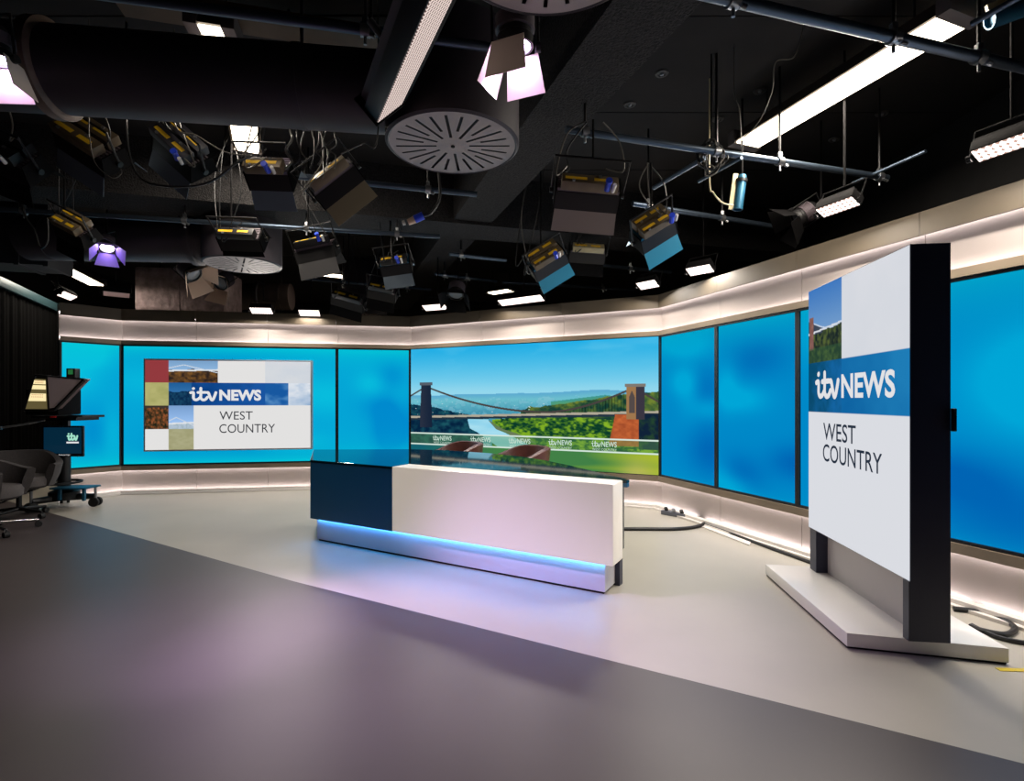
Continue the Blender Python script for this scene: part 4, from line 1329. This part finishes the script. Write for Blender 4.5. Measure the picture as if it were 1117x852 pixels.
barrel('teal cylinder lamp cut by the top right corner of the photo', 1112, 10, 2.95, (-.9, .2, -.25), .30, .05)
c = at(776, 168, 4.0)
t = thing('cable_coil', 'tangled coil of dark and pale cables on the pipe by the long tube light end', 'cable', Matrix.Translation(c))
rr = random.Random(5)
for q in range(3):
    P = [Vector(((.05 + .03 * q) * math.cos(a * .7 + q) + rr.uniform(-.02, .02), rr.uniform(-.03, .03), .11 * math.sin(a * .7 + q) - .02 + rr.uniform(-.03, .03))) for a in range(22)]
    m = MB(); m.tube(wire(P, 4), .006, 6); m.build('cable_loop', [CABLE, GREYCABLE, CABLE][q], t)
m = MB(); m.tube([(0, 0, .12), (0, 0, CEIL_H - c.z)], .006, 6); m.build('tie_wire', BLACKM, t)
# connectors and loose cables
c = at(455, 238, 4.3)
t = thing('power_plug', 'blue and white plug hanging on a cable below the middle vent', 'plug', Matrix.Translation(c))
m = MB(); m.tube([(-.02, 0, -.01), (.05, 0, .022)], .032, 14); m.build('blue_collar', BLUE, t)
m = MB(); m.tube([(-.075, 0, -.035), (-.02, 0, -.01)], [.024, .03], 14); m.build('white_body', mat('cream_plug', rgb(205, 175, 150), .5), t)
m = MB(); m.tube([(-.12, 0, -.042), (-.10, 0, -.036)], .02, 10); m.build('pin_cap', mat('white_plug', rgb(215, 212, 205), .5), t)
m = MB(); m.tube(wire([(.05, 0, .022), (.12, 0, .05), (.18, .05, .20), (.16, .1, .5), (.15, .1, CEIL_H - c.z)]), .012, 8); m.build('cable', CABLE, t)

def loose(label, pts, r=.006, m_=GREYCABLE, name='loose_cable'):
    P = [at(*p_) for p_ in pts]
    P = [Vector((P[0].x, P[0].y, CEIL_H))] + P
    m = MB(); m.tube(wire(P), r, 8)
    return tag(m.build(name, m_), label, 'cable')
loose('thin pale cable looping below the two tan ballasts', [(97, 136, 3.62), (98, 152, 3.62), (104, 178, 3.6), (122, 194, 3.6), (132, 190, 3.62), (132, 184, 3.62)], .0035)
loose('thin pale cable looping down from the second ceiling joint, left of the long tube light', [(876, 30, 3.6), (866, 62, 3.6), (846, 68, 3.6), (842, 100, 3.7), (828, 132, 3.75), (810, 152, 3.8)], .004)
loose('thin pale cable hanging left of the long tube light end', [(801, 100, 3.9), (806, 118, 3.9), (808, 140, 3.9), (808, 158, 3.85)], .004)
loose('bright wire tie hanging beside the upright teal cylinder lamp', [(774, 196, 4.3), (778, 210, 4.3), (788, 221, 4.35), (800, 224, 4.4)], .006, mat('cream_rail', rgb(205, 190, 150), .5))
loose('dark cable sagging between the lamps at the upper left', [(138, 140, 3.66), (150, 190, 3.7), (180, 203, 3.7), (225, 200, 3.72), (258, 178, 3.75), (275, 170, 3.8)], .008, CABLE)
loose('pale cable stretched across the tube light below the duct', [(190, 132, 3.72), (215, 148, 3.74), (246, 166, 3.76), (275, 170, 3.8)], .005)
loose('thin cable from the duct end down to the tilted pale-sided lamp', [(412, 148, 3.4), (396, 156, 3.4), (372, 168, 3.4)], .005)
loose('dark cable draped over the grey duct at the left edge', [(25, 225, 5.2), (38, 252, 5.2), (44, 270, 5.2), (52, 262, 5.2), (52, 238, 5.2)], .01, CABLE)
for k in range(7):
    x = 316 + 8 * k
    loose(['thickest', 'first thin', 'curly', 'looped', 'straight', 'bent', 'last thin'][k] + ' cable hanging from the duct in the bundle right of the violet finned lamp',
          [(x, 134, 3.75), (x + 3 - k % 3 * 3, 150 + k, 3.72), (x - 4 + k % 2 * 7, 164, 3.7), (x + 2, 176 - k, 3.7), (x - 5 + k, 184 - k % 3 * 4, 3.72)], .008 if k == 0 else .005, GREYCABLE if k % 2 == 0 else CABLE)

# ================================================================== ON THE FLOOR
def floor_pt(px, py, z=.012):
    p_ = on_h(px, py, z); return p_
def fcable(label, pts, r=.013):
    P = [floor_pt(x, y, r) for x, y in pts]
    m = MB(); m.tube(wire(P), r, 8)
    return tag(m.build('floor_cable', CABLE), label, 'cable')
fcable('black cable running over the floor from the desk to the wall socket', [(672, 577), (705, 577), (735, 577), (757, 575), (768, 571), (764, 566), (748, 563)], .018)
fcable('black cable lying along the skirting from the socket to the totem', [(768, 572), (795, 581), (830, 594), (866, 607), (900, 619)], .014)
fcable('black cable looping on the floor behind the totem at the right edge', [(1040, 664), (1070, 668), (1098, 678), (1107, 686), (1096, 692), (1072, 688), (1058, 683)], .016)
fcable('black cable running to the right edge behind the totem base', [(1036, 655), (1066, 661), (1100, 670), (1135, 682)], .013)
fcable('black cable leaving the loop toward the bottom right edge', [(1060, 682), (1085, 694), (1110, 700), (1140, 704)], .013)
c = floor_pt(736, 563, .0)
t = thing('socket_box', 'grey multi-socket block lying on the skirting edge where the cables meet', 'socket', wallframe((c.x, c.y), (.55, -.6)))
m = MB(); m.box(-.16, .16, -.04, .04, 0, .05, bev=.006); m.build('body', mat('socket_grey', rgb(96, 100, 110), .5), t)
for k in range(3):
    m = MB(); m.tube([(-.10 + .1 * k, -.01, .05), (-.10 + .1 * k, -.03, .085)], .022, 12); m.build('plug', BLACK if k != 1 else SILVER, t)
a, b = floor_pt(767, 574, 0), floor_pt(806, 589, 0)
m = MB(); M = wallframe((a.x, a.y), (b.x - a.x, b.y - a.y)); m.prism([(0, -.05), (.78, -.05), (.70, .03), (.05, .03)], 0, .012)
tag(m.build('cable_cover', SKIRT, M=M), 'flat white cover plate on the floor against the skirting', 'cover')
a = floor_pt(1089, 731, 0)
m = MB(); m.box(0, .36, -.012, .02, .0005, .0025)
tag(m.build('floor_tape', TAPE, M=wallframe((a.x, a.y), (1, -.06))), 'strip of yellow tape on the floor at the totem base corner', 'tape')

# ================================================================== CAMERA, WORLD, VIEW
cd = bpy.data.cameras.new('camera')
cd.sensor_width = 36.0
cd.lens = F / 1117 * 36.0
cd.shift_y = (CY - 426.0) / 1117
cd.clip_end = 100
co = bpy.data.objects.new('camera', cd)
COL.objects.link(co)
co.location = (0, 0, CH)
co.rotation_euler = (PI / 2, 0, 0)
SC.camera = co
w = bpy.data.worlds.new('world')
w.use_nodes = True
w.node_tree.nodes['Background'].inputs['Color'].default_value = (0.02, 0.02, 0.022, 1)
w.node_tree.nodes['Background'].inputs['Strength'].default_value = 0.3
SC.world = w
SC.view_settings.view_transform = 'Standard'
SC.view_settings.look = 'None'
SC.view_settings.exposure = 0.0
SC.view_settings.gamma = 1.0
SC.view_settings.use_curve_mapping = False
SC.cycles.max_bounces = 6
SC.cycles.use_denoising = True
